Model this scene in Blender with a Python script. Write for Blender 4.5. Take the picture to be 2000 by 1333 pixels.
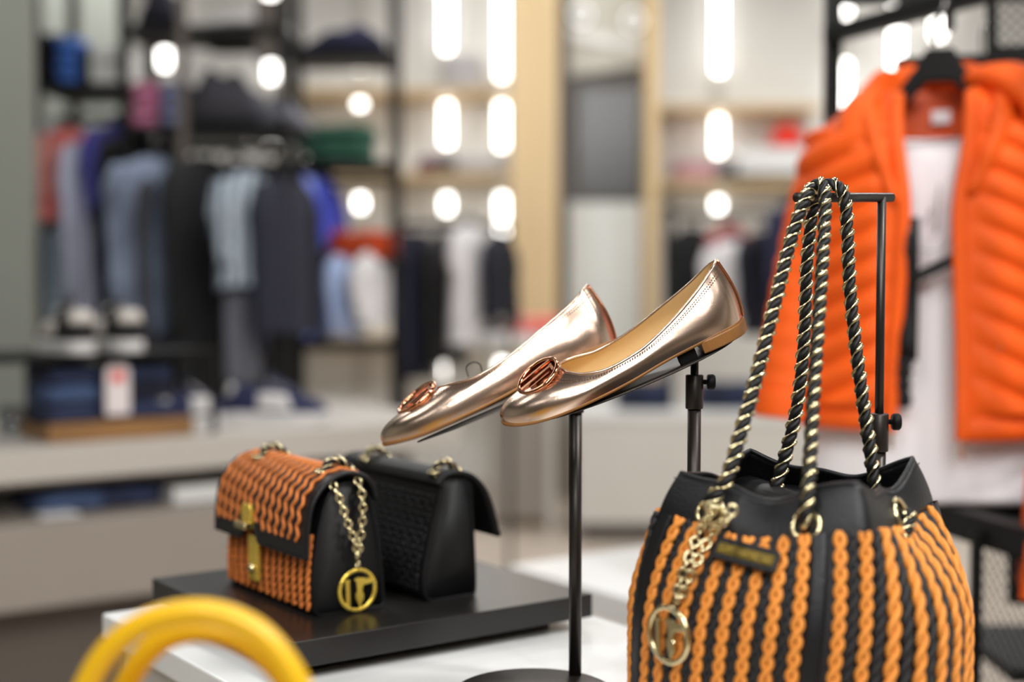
import bpy, math, random
from mathutils import Vector, Matrix, Euler
random.seed(7)
R = math.radians
S = bpy.context.scene
for o in list(bpy.data.objects): bpy.data.objects.remove(o)
COL = S.collection
# ------------------------------------------------------------------ camera
H, F, PITCH = 1.3, 2778.0, R(2.6)
cd = bpy.data.cameras.new('camera'); cam = bpy.data.objects.new('camera', cd); COL.objects.link(cam)
cam.location = (0, 0, H); cam.rotation_euler = (R(90) - PITCH, 0, 0)
cd.sensor_width = 36; cd.lens = 36 * F / 2000; cd.clip_start = .05
cd.dof.use_dof = True; cd.dof.focus_distance = 1.285; cd.dof.aperture_fstop = 2.0
S.camera = cam
# ------------------------------------------------------------------ world, exposure
S.view_settings.view_transform = 'Standard'; S.view_settings.look = 'None'
S.view_settings.exposure = -1.2; S.view_settings.gamma = 1; S.view_settings.use_curve_mapping = False
wd = bpy.data.worlds.new('shop_air'); S.world = wd; wd.use_nodes = True
wd.node_tree.nodes['Background'].inputs[0].default_value = (.95, .97, 1, 1)
wd.node_tree.nodes['Background'].inputs[1].default_value = .25
# ------------------------------------------------------------------ ceiling lamps and two added fills
def area(name, loc, sx, sy, power, aim=None, col=(1, .99, .975), spread=180):
    l = bpy.data.lights.new(name, 'AREA'); l.shape = 'RECTANGLE'; l.size = sx; l.size_y = sy
    l.energy = power; l.color = col; l.spread = R(spread)
    o = bpy.data.objects.new(name, l); COL.objects.link(o); o.location = loc
    if aim: o.rotation_euler = (Vector(aim) - Vector(loc)).to_track_quat('-Z', 'Y').to_euler()
    return o
for i, (x, y, a) in enumerate([(-.75, .15, (0, 1.3, 1)), (.25, -.9, (.1, 1.3, 1)), (.8, -.9, (.1, 1.3, 1)), (1.5, .9, (.5, 1.6, 1.1)), (-.9, -1.4, (0, 1.3, 1)), (1.05, -.3, (.8, 2.3, 1.35)), (.15, -2.3, (0, 1.3, 1.1)), (.75, -2.4, (0, 1.3, 1.1)), (-.6, -2.6, (0, 1.3, 1.1))]):  # sixth spot is an added fill that brightens the jacket front
    area('ceiling_and_fill_spot', (x, y, 3.25), .30, .30, 95 if x == 1.5 else 38, a)
for (x, y, w) in [(-2.2, 1.8, 22), (0.1, 2.7, 30), (2.2, 3.0, 44), (-2.0, 4.2, 36), (.4, 5.2, 80), (2.4, 5.6, 80), (-.6, 7.0, 66), (1.6, 7.4, 62), (-2.6, -1, 20), (2.4, -1, 26), (-1.9, 5.9, 70), (.2, 8.0, 20)]:  # next-to-last panel is an added fill for the grey partition
    area('ceiling_and_fill_panel', (x, y, 3.36), .6, .6, w, (x, y, 0))
# ------------------------------------------------------------------ helpers
def ray(px, py):
    x = (px - 1000) / F; u = -(py - 666.5) / F
    c, s = math.cos(PITCH), math.sin(PITCH)
    return Vector((x, c + u * s, -s + u * c))
def P(px, py, Y):
    r = ray(px, py); k = Y / r.y; return Vector((r.x * k, Y, H + r.z * k))
def G(px, py, z):
    r = ray(px, py); k = (z - H) / r.z; return Vector((r.x * k, r.y * k, z))
def lin(c):
    return tuple((v / 12.92 if v <= .04045 else ((v + .055) / 1.055) ** 2.4) for v in [q / 255 for q in c])
def V(*a): return Vector(a)
def cr(pts, n):
    """Catmull-Rom through pts, n samples per span"""
    pts = [Vector(p) for p in pts]; out = []
    for i in range(len(pts) - 1):
        p0 = pts[i - 1] if i else pts[0] * 2 - pts[1]; p1, p2 = pts[i], pts[i + 1]
        p3 = pts[i + 2] if i + 2 < len(pts) else p2 * 2 - p1
        for k in range(n):
            t = k / n
            out.append(.5 * ((2 * p1) + (p2 - p0) * t + (2 * p0 - 5 * p1 + 4 * p2 - p3) * t * t + (3 * p1 - p0 - 3 * p2 + p3) * t ** 3))
    out.append(pts[-1]); return out
def sst(a, b, x):
    t = min(1, max(0, (x - a) / (b - a))); return t * t * (3 - 2 * t)
_m = {}
def mat(name, rgb, rough=.5, metal=0., noise=0., nscale=40., bump=0., bscale=300., kind=None, rgb2=None, sheen=0., coat=0., spec=.5, emit=0., vec=None, scale=(1, 1, 1), trans=0., rvar=0.):
    if name in _m: return _m[name]
    m = bpy.data.materials.new(name); m.use_nodes = True; nt = m.node_tree; b = nt.nodes['Principled BSDF']; N, L = nt.nodes, nt.links
    c = lin(rgb); b.inputs['Base Color'].default_value = (*c, 1); b.inputs['Roughness'].default_value = rough; b.inputs['Metallic'].default_value = metal
    b.inputs['Specular IOR Level'].default_value = spec
    b.inputs['Sheen Weight'].default_value = sheen; b.inputs['Coat Weight'].default_value = coat
    if trans: b.inputs['Transmission Weight'].default_value = trans
    tc = N.new('ShaderNodeTexCoord'); mp = N.new('ShaderNodeMapping'); mp.inputs['Scale'].default_value = scale; L.new(tc.outputs['Object'], mp.inputs['Vector'])
    if emit:
        b.inputs['Emission Color'].default_value = (*c, 1); b.inputs['Emission Strength'].default_value = emit
    if kind in ('stripe', 'check', 'dots'):
        w = N.new('ShaderNodeTexWave' if kind != 'dots' else 'ShaderNodeTexVoronoi'); w.inputs['Scale'].default_value = nscale; L.new(mp.outputs[0], w.inputs['Vector'])
        r = N.new('ShaderNodeValToRGB'); r.color_ramp.elements[0].color = (*lin(rgb2), 1); r.color_ramp.elements[1].color = (*c, 1)
        r.color_ramp.elements[0].position = .3; r.color_ramp.elements[1].position = .5
        L.new(w.outputs[0 if kind != 'dots' else 'Distance'], r.inputs[0]); L.new(r.outputs[0], b.inputs['Base Color'])
        if kind == 'check':
            w.wave_type = 'BANDS'; w.bands_direction = 'Z'
    elif noise or rgb2:
        n = N.new('ShaderNodeTexNoise'); n.inputs['Scale'].default_value = nscale; n.inputs['Detail'].default_value = 5; L.new(mp.outputs[0], n.inputs['Vector'])
        r = N.new('ShaderNodeValToRGB'); c2 = lin(rgb2) if rgb2 else tuple(v * (1 - noise) for v in c)
        r.color_ramp.elements[0].color = (*c2, 1); r.color_ramp.elements[1].color = (*c, 1); r.color_ramp.elements[0].position = .35; r.color_ramp.elements[1].position = .65
        L.new(n.outputs[0], r.inputs[0]); L.new(r.outputs[0], b.inputs['Base Color'])
    if bump:
        n = N.new('ShaderNodeTexNoise' if kind != 'weave' else 'ShaderNodeTexBrick'); L.new(mp.outputs[0], n.inputs['Vector'])
        n.inputs['Scale'].default_value = bscale
        bp = N.new('ShaderNodeBump'); bp.inputs['Strength'].default_value = bump; bp.inputs['Distance'].default_value = .002
        if kind == 'weave':
            n.inputs['Color1'].default_value = (1, 1, 1, 1); n.inputs['Color2'].default_value = (.7, .7, .7, 1); n.inputs['Mortar'].default_value = (0, 0, 0, 1)
            n.inputs['Mortar Size'].default_value = .05; n.inputs['Mortar Smooth'].default_value = 1
            L.new(n.outputs[0], bp.inputs['Height'])
        else:
            n.inputs['Detail'].default_value = 4; L.new(n.outputs[0], bp.inputs['Height'])
        L.new(bp.outputs[0], b.inputs['Normal'])
    if rvar:
        n = N.new('ShaderNodeTexNoise'); n.inputs['Scale'].default_value = 60; L.new(mp.outputs[0], n.inputs['Vector'])
        mr = N.new('ShaderNodeMapRange'); mr.inputs[3].default_value = rough - rvar; mr.inputs[4].default_value = rough + rvar
        L.new(n.outputs[0], mr.inputs[0]); L.new(mr.outputs[0], b.inputs['Roughness'])
    _m[name] = m; return m
def tag(o, label=None, cat=None, group=None, kind=None):
    if label: o['label'] = label
    if cat: o['category'] = cat
    if group: o['group'] = group
    if kind: o['kind'] = kind
    return o
def thing(name, loc, label, cat, group=None):
    o = bpy.data.objects.new(name, None); COL.objects.link(o); o.location = Vector(loc); o.empty_display_size = .05
    return tag(o, label, cat, group)
def wloc(o):
    p = Vector((0, 0, 0))
    while o is not None: p += o.location; o = o.parent
    return p
class MB:
    def __init__(s): s.v = []; s.f = []
    def add(s, vs, fs):
        k = len(s.v); s.v += [Vector(q) for q in vs]; s.f += [tuple(i + k for i in q) for q in fs]; return s
    def box(s, c, size, M=None):
        a, b, d = [q / 2 for q in size]; M = M or Matrix.Identity(3)
        vs = [Vector(c) + M @ Vector((x, y, z)) for x in (-a, a) for y in (-b, b) for z in (-d, d)]
        return s.add(vs, [(0, 1, 3, 2), (4, 6, 7, 5), (0, 4, 5, 1), (2, 3, 7, 6), (0, 2, 6, 4), (1, 5, 7, 3)])
    def bar(s, a, b, w, h=None, up=(0, 0, 1)):
        a, b = Vector(a), Vector(b); d = (b - a); L = d.length; d.normalize(); x = d.cross(Vector(up))
        if x.length < 1e-4: x = d.cross(Vector((0, 1, 0)))
        x.normalize(); y = x.cross(d); M = Matrix((x, d, y)).transposed()
        return s.box((a + b) / 2, (w, L, h or w), M)
    def tube(s, path, r, n=10, closed=False, cap=True, flat=1.0, up=None):
        path = [Vector(p) for p in path]; m = len(path)
        rr = r if isinstance(r, (list, tuple)) else [r] * m
        T = []
        for i in range(m):
            a = path[(i - 1) % m] if closed or i else path[0]; b = path[(i + 1) % m] if closed or i < m - 1 else path[-1]
            T.append((b - a).normalized())
        u = Vector(up) if up else (Vector((0, 0, 1)) if abs(T[0].z) < .9 else Vector((1, 0, 0)))
        vs = []
        for i in range(m):
            if up: u = Vector(up)
            u = (u - T[i] * u.dot(T[i])).normalized(); w = T[i].cross(u)
            for k in range(n):
                a = 2 * math.pi * k / n; vs.append(path[i] + u * (rr[i] * flat * math.cos(a)) + w * (rr[i] * math.sin(a)))
        fs = []
        for i in range(m if closed else m - 1):
            j = (i + 1) % m
            for k in range(n):
                l = (k + 1) % n; fs.append((i * n + k, i * n + l, j * n + l, j * n + k))
        if cap and not closed: fs += [tuple(range(n))[::-1], tuple((m - 1) * n + k for k in range(n))]
        return s.add(vs, fs)
    def grid(s, rows, closed=False, capa=False, capb=False):
        n = len(rows[0]); vs = [q for r in rows for q in r]; fs = []
        for i in range(len(rows) - 1):
            for k in range(n if closed else n - 1):
                l = (k + 1) % n; fs.append((i * n + k, i * n + l, (i + 1) * n + l, (i + 1) * n + k))
        if capa: fs.append(tuple(range(n))[::-1])
        if capb: fs.append(tuple((len(rows) - 1) * n + k for k in range(n)))
        return s.add(vs, fs)
    def lathe(s, c, prof, n=24, axis=(0, 0, 1)):
        z = Vector(axis).normalized(); x = z.orthogonal().normalized(); y = z.cross(x)
        rows = [[Vector(c) + z * h + (x * math.cos(2 * math.pi * k / n) + y * math.sin(2 * math.pi * k / n)) * r for k in range(n)] for (r, h) in prof]
        return s.grid(rows, True, True, True)
    def torus(s, c, nrm, Rr, r, n=28, k=10, sx=1, xa=None):
        z = Vector(nrm).normalized(); x = (Vector(xa) - z * Vector(xa).dot(z)).normalized() if xa else z.orthogonal().normalized(); y = z.cross(x)
        return s.tube([Vector(c) + x * (Rr * sx * math.cos(2 * math.pi * i / n)) + y * (Rr * math.sin(2 * math.pi * i / n)) for i in range(n)], r, k, True)
    def prism(s, poly, o, x, y, t):
        """2-D outline extruded by t on both sides of plane o,x,y"""
        x, y = Vector(x).normalized(), Vector(y).normalized(); z = x.cross(y); n = len(poly)
        vs = [Vector(o) + x * a + y * b + z * q for q in (-t, t) for a, b in poly]
        return s.add(vs, [tuple(range(n))[::-1], tuple(range(n, 2 * n))] + [(i, (i + 1) % n, (i + 1) % n + n, i + n) for i in range(n)])
    def tf(s, fn): s.v = [fn(q) for q in s.v]; return s
    def build(s, name, m, parent=None, smooth=True, bevel=0., solid=0., sub=0, loc=None):
        me = bpy.data.meshes.new(name); o = bpy.data.objects.new(name, me); COL.objects.link(o)
        if parent is not None: off = wloc(parent); o.parent = parent
        else:
            off = Vector(loc) if loc is not None else sum(s.v, Vector()) / len(s.v)
            if loc is None: off.z = min(q.z for q in s.v)
            o.location = off
        me.from_pydata([q - off for q in s.v], [], s.f); me.materials.append(m)
        me.polygons.foreach_set('use_smooth', [smooth] * len(me.polygons)); me.update()
        if solid:
            q = o.modifiers.new('s', 'SOLIDIFY'); q.thickness = solid; q.offset = 0
        if bevel:
            q = o.modifiers.new('b', 'BEVEL'); q.width = bevel; q.segments = 2; q.limit_method = 'ANGLE'; q.harden_normals = False
        if sub:
            q = o.modifiers.new('u', 'SUBSURF'); q.levels = sub; q.render_levels = sub
        return o
def rot2(a): return Matrix.Rotation(a, 3, 'Z')
def bx(c, size, name, m, parent=None, yaw=0., bevel=.003):
    return MB().box(c, size, rot2(yaw)).build(name, m, parent, False, bevel)
# ------------------------------------------------------------------ materials
M_cream = mat('cream_wall_paint', (238, 237, 232), .6, noise=.04, nscale=3)
M_grey = mat('grey_wall_panel', (158, 161, 152), .55, noise=.05, nscale=2)
M_floor = mat('vinyl_floor', (196, 182, 168), .35, noise=.15, nscale=2.5, scale=(1, 6, 1))
M_wood = mat('pale_oak', (214, 186, 140), .5, noise=.12, nscale=6, scale=(1, 1, .15))
M_oak = mat('brown_oak', (150, 108, 62), .5, noise=.25, nscale=8, scale=(.2, 1, 1))
M_white = mat('white_laminate', (226, 227, 225), .3, noise=.02, nscale=5)
M_whitem = mat('white_matt', (206, 202, 195), .55, noise=.03, nscale=5)
M_taupe = mat('taupe_laminate', (150, 141, 132), .5, noise=.04, nscale=4)
M_dtaupe = mat('dark_taupe_laminate', (92, 84, 77), .55, noise=.05, nscale=4)
M_black = mat('black_powder_coat', (11, 11, 11), .5, bump=.05, bscale=900, spec=.2)
M_plinth = mat('charcoal_laminate', (30, 28, 27), .33, noise=.08, nscale=30)
M_metal = mat('gunmetal_tube', (58, 54, 51), .38, metal=.75, noise=.05, nscale=60)
M_blk = mat('black_leather', (18, 18, 20), .42, bump=.25, bscale=420, spec=.35)
M_blk2 = mat('black_smooth_leather', (14, 14, 15), .5, bump=.12, bscale=600, spec=.3)
M_blkcord = mat('black_cord', (20, 20, 22), .6, bump=.3, bscale=1500)
M_orcord = mat('orange_cord', (230, 144, 54), .62, noise=.12, nscale=120, bump=.3, bscale=1500)
M_orcord2 = mat('burnt_orange_cord', (216, 122, 50), .62, noise=.12, nscale=120, bump=.3, bscale=1500)
M_gold = mat('pale_gold_metal', (222, 208, 164), .2, metal=1., rvar=.05)
M_gold2 = mat('yellow_gold_metal', (255, 220, 96), .28, metal=.7, rvar=.05)
M_rose = mat('rose_gold_metal', (226, 160, 120), .12, metal=1.)
M_shoe = mat('rose_gold_metallic_leather', (222, 196, 176), .24, metal=1., bump=.06, bscale=1100)
M_lining = mat('tan_leather_lining', (216, 182, 128), .5, bump=.05, bscale=300)
M_sole = mat('tan_sole', (150, 102, 52), .5, noise=.1, nscale=60)
M_stitch = mat('stitch_thread', (96, 66, 48), .7)
M_yel = mat('yellow_patent_leather', (226, 176, 14), .38, bump=.05, bscale=200)
M_jacket = mat('orange_quilted_fabric', (240, 93, 14), .62, noise=.12, nscale=14, bump=.35, bscale=160, spec=.3)
M_jlining = mat('orange_lining_fabric', (214, 84, 30), .6, noise=.1, nscale=20)
M_wtee = mat('white_cotton', (238, 235, 237), .8, noise=.03, nscale=10, bump=.2, bscale=120)
M_led = mat('led_diffuser', (255, 252, 246), .5, emit=20.)
M_hook = mat('chrome_hook', (190, 188, 186), .2, metal=1.)
M_tag = mat('paper_tag', (226, 216, 216), .7)
M_rubber = mat('black_rubber', (10, 10, 10), .6, spec=.2)
def cloth(name, rgb, **k):
    d = dict(rough=.85, noise=.18, nscale=9, bump=.3, bscale=40); d.update(k); return mat(name, rgb, **d)
# ================================================================== the room
def struct(o): o['kind'] = 'structure'; return o
struct(bx((0, 3.2, -.05), (9.6, 13.2, .1), 'floor', M_floor, bevel=0))
struct(bx((0, 3.2, 3.45), (9.6, 13.2, .1), 'ceiling', mat('charcoal_ceiling_paint', (74, 72, 70), .7), bevel=0))
struct(bx((0, 9.05, 1.7), (9.4, .1, 3.4), 'wall_back', M_cream, bevel=0))
struct(bx((-4.75, 3.2, 1.7), (.1, 13, 3.4), 'wall_left', M_grey, bevel=0))
struct(bx((4.75, 3.2, 1.7), (.1, 13, 3.4), 'wall_right', M_cream, bevel=0))
struct(bx((0, -3.35, 1.7), (9.4, .1, 3.4), 'wall_front', mat('taupe_wall_paint', (128, 120, 112), .7), bevel=0))
# grey panelled partition behind the left rack, nearer pillar
x1 = P(247, 300, 6.6).x
struct(bx(((-4.7 + x1) / 2, 6.65, 1.7), (x1 + 4.7, .1, 3.4), 'wall_partition', M_grey, bevel=0))
for px in (78, 150):
    struct(bx((P(px, 300, 6.58).x, 6.58, 1.7), (.035, .03, 3.38), 'trim_partition', M_dtaupe, bevel=0))
xp = P(62, 300, 4.7).x
struct(bx(((xp - 4.65) / 2, 4.73, 1.7), (xp + 4.65, .06, 3.4), 'wall_pillar', mat('dark_grey_wall_panel', (138, 141, 132), .55, noise=.05, nscale=2), bevel=.004))
# tan wooden pier, mirror with painted reflection and slim pier on the back wall
def span(pa, pb, Y): return P(pa, 540, Y).x, P(pb, 540, Y).x
a, b = span(998, 1090, 8.0); struct(bx(((a + b) / 2, 8.12, 1.7), (b - a, .22, 3.38), 'wall_pier', M_wood, bevel=.004))
a, b = span(1262, 1287, 8.0); struct(bx(((a + b) / 2, 8.12, 1.7), (b - a, .22, 3.38), 'trim_mirror', M_wood, bevel=.004))
da, db = span(1092, 1260, 8.1)
M_dgrey = mat('reflection_dark_paint', (70, 70, 70), .25, noise=.15, nscale=1.5)
M_lgrey = mat('reflection_grey_paint', (196, 194, 184), .45, noise=.06, nscale=2)
M_wpanel = mat('reflection_white_paint', (216, 220, 216), .45)
M_dframe = mat('mirror_frame_grey', (88, 82, 76), .45)
painted_mirror = struct(bx(((da + db) / 2, 8.3, 1.7), (db - da, .04, 3.38), 'painted_mirror_1', M_dframe, bevel=0))  # tall mirror; coloured panels on it paint the shop it reflects
q1, q2 = P(1112, 150, 8.26), P(1252, 130, 8.26)
MB().prism([(q1.x, 3.36), (q1.x, q1.z), (q2.x, q2.z), (q2.x, 3.36)], (0, 8.25, 0), (1, 0, 0), (0, 0, 1), .02).build('painted_ceiling_reflection', M_lgrey, painted_mirror, False)  # reflected grey ceiling with slanted edge, put into colour and shape
MB().prism([(q1.x, 2.72), (q1.x, 2.66), (q2.x, 2.58), (q2.x, 2.64)], (0, 8.225, 0), (1, 0, 0), (0, 0, 1), .012).build('painted_soffit_reflection', M_white, painted_mirror, False)
z0, z1 = P(1150, 385, 8.25).z, P(1150, 170, 8.25).z
bx(((q1.x + q2.x) / 2 + .02, 8.26, (z0 + z1) / 2), (q2.x - q1.x - .06, .03, z1 - z0), 'painted_dark_reflection', M_dgrey, painted_mirror)  # dark part of the reflection as a plain coloured panel
bx(((q1.x + q2.x) / 2, 8.25, z0 / 2), (q2.x - q1.x, .04, z0 - .06), 'painted_white_reflection', M_wpanel, painted_mirror)  # white part of the reflection as a plain coloured panel
M_dl = mat('painted_lamp_glow', (235, 240, 245), .3, emit=1.5)  # glow painting downlights reflected in the mirror, no lamps here
for px, py in ((1135, 28), (1238, 40)):
    MB().torus(P(px, py, 8.22), (0, -1, 0), .05, .008).build('painted_lamp_reflection', M_dl, painted_mirror)
# ------------------------------------------------------------------ LED strips and wooden wall shelves
strips = [(320, 'above the folded pink shirts', [(-60, 155)]), (528, 'behind the dark folded heap on the middle rack', [(-60, 22), (100, 180), (258, 312)]), (702, 'behind the green folded knitwear', [(98, 160), (168, 232), (360, 432), (772, 832)]),
          (872, 'second left of the tan wooden pier', [(-60, 122), (180, 306), (360, 438), (688, 762)]), (980, 'just left of the tan wooden pier', [(-60, 176), (180, 312), (358, 482), (682, 745)]),
          (1405, 'right of the mirror above the pink tops', [(-60, 165), (208, 324), (366, 434)]), (1650, 'right behind the black rack post', [(-60, 52), (98, 250)]), (1752, 'behind the collar of the orange jacket', [(-60, 215)]), (1833, 'behind the black hanger of the orange jacket', [(-60, 97)])]
for px, where, segs in strips:
    X = P(px, 400, 8.9).x
    zs_ = [(P(px, y1_ - 24, 8.95).z, P(px, y0_ + 24, 8.95).z) for y0_, y1_ in segs]; zlo = min(q[0] for q in zs_); zhi = 3.2
    t = thing('led_light_strip', (X, 8.97, zlo), 'bright vertical light strip ' + where, 'light strip', 'vertical light strips on the back wall')
    bx((X, 8.985, (zlo + zhi) / 2), (.07, .03, zhi - zlo + .04), 'channel', M_whitem, t)
    for lo, hi in zs_:
        if hi > 2.8: hi = 3.2
        bx((X, 8.96, (lo + hi) / 2), (.05, .025, max(.02, hi - lo)), 'diffuser', M_led, t)
def wall_shelf(pa, pb, py, label, dep=.42, th=.035):
    a, b = span(pa, pb, 8.5); z = P(1000, py, 8.5).z
    t = thing('wall_shelf', ((a + b) / 2, 8.75, z - th), label, 'shelf', 'pale wooden shelves on the back wall')
    bx(((a + b) / 2, 9.0 - dep / 2, z - th / 2), (b - a, dep, th), 'board', M_wood, t)
    for x in (a + .1, b - .1): bx((x, 8.9, z - th - .03), (.02, .18, .06), 'bracket', M_whitem, t)
    return z
zs1 = wall_shelf(560, 996, 168, 'upper pale wooden wall shelf left of the tan pier')
zs2 = wall_shelf(560, 996, 335, 'middle pale wooden wall shelf left of the tan pier')
zs3 = wall_shelf(560, 996, 660, 'lower pale wall shelf behind the gold shoes')
zs4 = wall_shelf(1292, 1606, 200, 'upper pale wooden wall shelf right of the mirror')
zs5 = wall_shelf(1292, 1606, 350, 'lower pale wooden wall shelf carrying pink and blue folds')
# ------------------------------------------------------------------ folded garments, hanging garments
def folded(x, y, z, w, d, h, m, label, cat='folded garment', group=None, yaw=0., name='folded_shirt', wob=.006):
    """soft folded garment: layered cloth with a rounded fold at the front"""
    mb = MB(); rows = []; n = 18; k = 9; ph = random.random() * 6
    prof = []
    for i in range(n):
        a = 2 * math.pi * i / n; cx, cz = math.cos(a), math.sin(a)
        sx = abs(cx) ** .45 * (1 if cx > 0 else -1); sz = abs(cz) ** .6 * (1 if cz > 0 else -1)
        prof.append((sx * d / 2, h / 2 + sz * h / 2))
    for j in range(k + 1):
        u = -1 + 2 * j / k; e = (1 - abs(u) ** 6 * .35); xx = u * w / 2
        row = []
        for (q, zz) in prof:
            wv = wob * math.sin(u * 5 + ph + zz * 60) * (1 if zz > .2 * h else 0)
            mid = .93 if abs(zz - h / 2) < h * .12 else 1.0
            row.append(Vector((x, y, z)) + rot2(yaw) @ Vector((xx, q * e * mid, zz * (.85 + .15 * e) + wv * (zz / h) * .6)))
        rows.append(row)
    mb.grid(rows, True, True, True)
    return tag(mb.build(name, m, None, True), label, cat, group)
ORD = ['bottom', 'second from the bottom', 'third from the bottom', 'fourth from the bottom', 'fifth from the bottom']
def stack(px, py, Y, w, d, hs, m, what, where, group, yaw=0., name='folded_shirt'):
    p = P(px, py, Y); z = p.z
    for i, h in enumerate(hs):
        pos = 'topmost' if i == len(hs) - 1 else ORD[i]
        folded(p.x + random.uniform(-.008, .008), Y + d / 2, z, w, d, h, m if not isinstance(m, list) else m[i % len(m)], '%s, %s of the pile %s' % (what, pos, where) if len(hs) > 1 else '%s %s' % (what, where), group=group, yaw=yaw + random.uniform(-.03, .03), name=name)
        z += h * .97
def heap(px, py, Y, w, d, h, m, label, name='folded_jumper', yaw=0., lop=.3):
    """loosely folded pile, higher to one side"""
    p = P(px, py, Y); mb = MB(); rows = []
    for j in range(13):
        u = -1 + 2 * j / 12; row = []
        for i in range(16):
            a = math.pi * 2 * i / 16; c, s_ = math.cos(a), math.sin(a)
            sx = abs(c) ** .5 * (1 if c > 0 else -1); hh = h * (1 - abs(u) ** 3 * .8) * (1 + lop * u) * (1 + .08 * math.sin(9 * u + 3 * c))
            row.append(Vector((p.x, Y + d / 2, p.z)) + rot2(yaw) @ Vector((u * w / 2, sx * d / 2 * (1 - .3 * u * u), hh * max(0, .5 + .5 * abs(s_) ** .6 * (1 if s_ > 0 else -1)))))
        rows.append(row)
    mb.grid(rows, True, True, True)
    return tag(mb.build(name, m), label, 'folded garment')
def garment(px, py, Y, yaw, W, L, m, label, cat='shirt', name='hanging_shirt', sleeve=.55, thick=.07, group=None, flare=1.0, ripple=.1, sr=.7):
    """top on a hanger: shoulders at the pixel height py; yaw 0 faces the camera"""
    p = P(px, py, Y); t = thing(name, p, label, cat, group); Rm = rot2(yaw)
    prof = [(0, .30, .55), (-.015, .45, .7), (-.04, .78, .85), (-.075, .97, 1.0), (-.16, 1.0, 1.15), (-.3, .97, 1.2), (-.5, .97, 1.25), (-.75, 1.0 * flare, 1.35), (-1, 1.03 * flare, 1.45)]
    rows = []; ph = random.random() * 6; n = 28
    for i, (z, a, b) in enumerate(prof):
        zz = z * L if z < -.1 else z * .75
        row = []
        for k in range(n):
            th = 2 * math.pi * k / n; rp = 1 + ripple * (i / 8) * math.sin(5 * th + ph + i * .3) + ripple * .5 * (i / 8) * math.sin(9 * th + ph * 2)
            row.append(p + Rm @ Vector((W / 2 * a * math.cos(th) * (1 + (rp - 1) * .3), thick / 2 * b * math.sin(th) * rp * 1.2, zz + .01 * math.sin(2 * th + ph) * (i / 8))))
        rows.append(row)
    MB().grid(rows, True, True, False).build('body', m, t)
    if sleeve:
        for sd in (-1, 1):
            path = cr([(sd * W * .42, 0, -.05), (sd * W * .53, -.01, -.16), (sd * W * .57, -.02, -.16 - (sleeve - .1) * .5), (sd * W * .56, -.03, -.06 - sleeve)], 4)
            rr = [sr * (.055 + .02 * math.sin(math.pi * min(1, i / 6)) - .02 * (i / len(path)) + (.004 * math.sin(i * 2.1 + ph))) for i in range(len(path))]
            MB().tube([p + Rm @ q for q in path], rr, 12, up=Rm @ Vector((0, 1, 0)), flat=.75).build('sleeve', m, t)
    MB().tube([p + Rm @ q for q in cr([(-W * .12, 0, .0), (-.05, 0, .025), (0, 0, .03), (.05, 0, .025), (W * .12, 0, .0)], 3)], .006, 8).build('hanger', M_black, t)
    MB().tube([p + Rm @ q for q in cr([(0, 0, .028), (0, 0, .06), (.018, 0, .085), (0, 0, .105), (-.018, 0, .09)], 4)], .002, 6).build('hook', M_hook, t)
    return t
def trousers(px, py, Y, yaw, W, L, m, label, group=None, name='hanging_trousers', thick=.05):
    p = P(px, py, Y); t = thing(name, p, label, 'trousers', group); Rm = rot2(yaw); ph = random.random() * 6
    for sd in (-1, 1):
        rows = []
        for i in range(8):
            z = -L * i / 7; a = W * .27 * (1 - .12 * i / 7)
            rows.append([p + Rm @ Vector((sd * W * .235 + a * math.cos(2 * math.pi * k / 16), sd * .008 + thick / 2 * math.sin(2 * math.pi * k / 16) * (1 + .2 * math.sin(3 * k + i + ph)), z)) for k in range(16)])
        MB().grid(rows, True, True, True).build('leg', m, t)
    rows = [[p + Rm @ Vector((W * .5 * math.cos(2 * math.pi * k / 18), thick * .62 * math.sin(2 * math.pi * k / 18), z)) for k in range(18)] for z in (.0, -.012, -.035, -.04)]
    MB().grid(rows, True, True, True).build('waistband', m, t)
    MB().tube([p + Rm @ q for q in cr([(0, 0, .0), (0, 0, .05), (.018, 0, .075), (0, 0, .095), (-.018, 0, .08)], 4)], .002, 6).build('hook', M_hook, t)
    return t
def rack(x0, x1, Y, dep, zt, shelves, rails, label, post=.03, zb=0., mid=()):
    t = thing('clothes_rack', ((x0 + x1) / 2, Y + dep / 2, 0), label, 'clothes rack')
    for x in (x0, x1):
        for y in (Y, Y + dep): MB().bar((x, y, zb), (x, y, zt), post).build('post', M_black, t, False, .002)
        MB().bar((x, Y, zt), (x, Y + dep, zt), post).build('top_rail', M_black, t, False)
    for z in shelves: bx(((x0 + x1) / 2, Y + dep / 2, z - .016), (x1 - x0 + .02, dep, .032), 'shelf', M_black, t)
    for z in rails: MB().tube([(x0, Y + dep / 2, z), (x1, Y + dep / 2, z)], .014, 10).build('hanging_rail', M_black, t)
    return t
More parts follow.
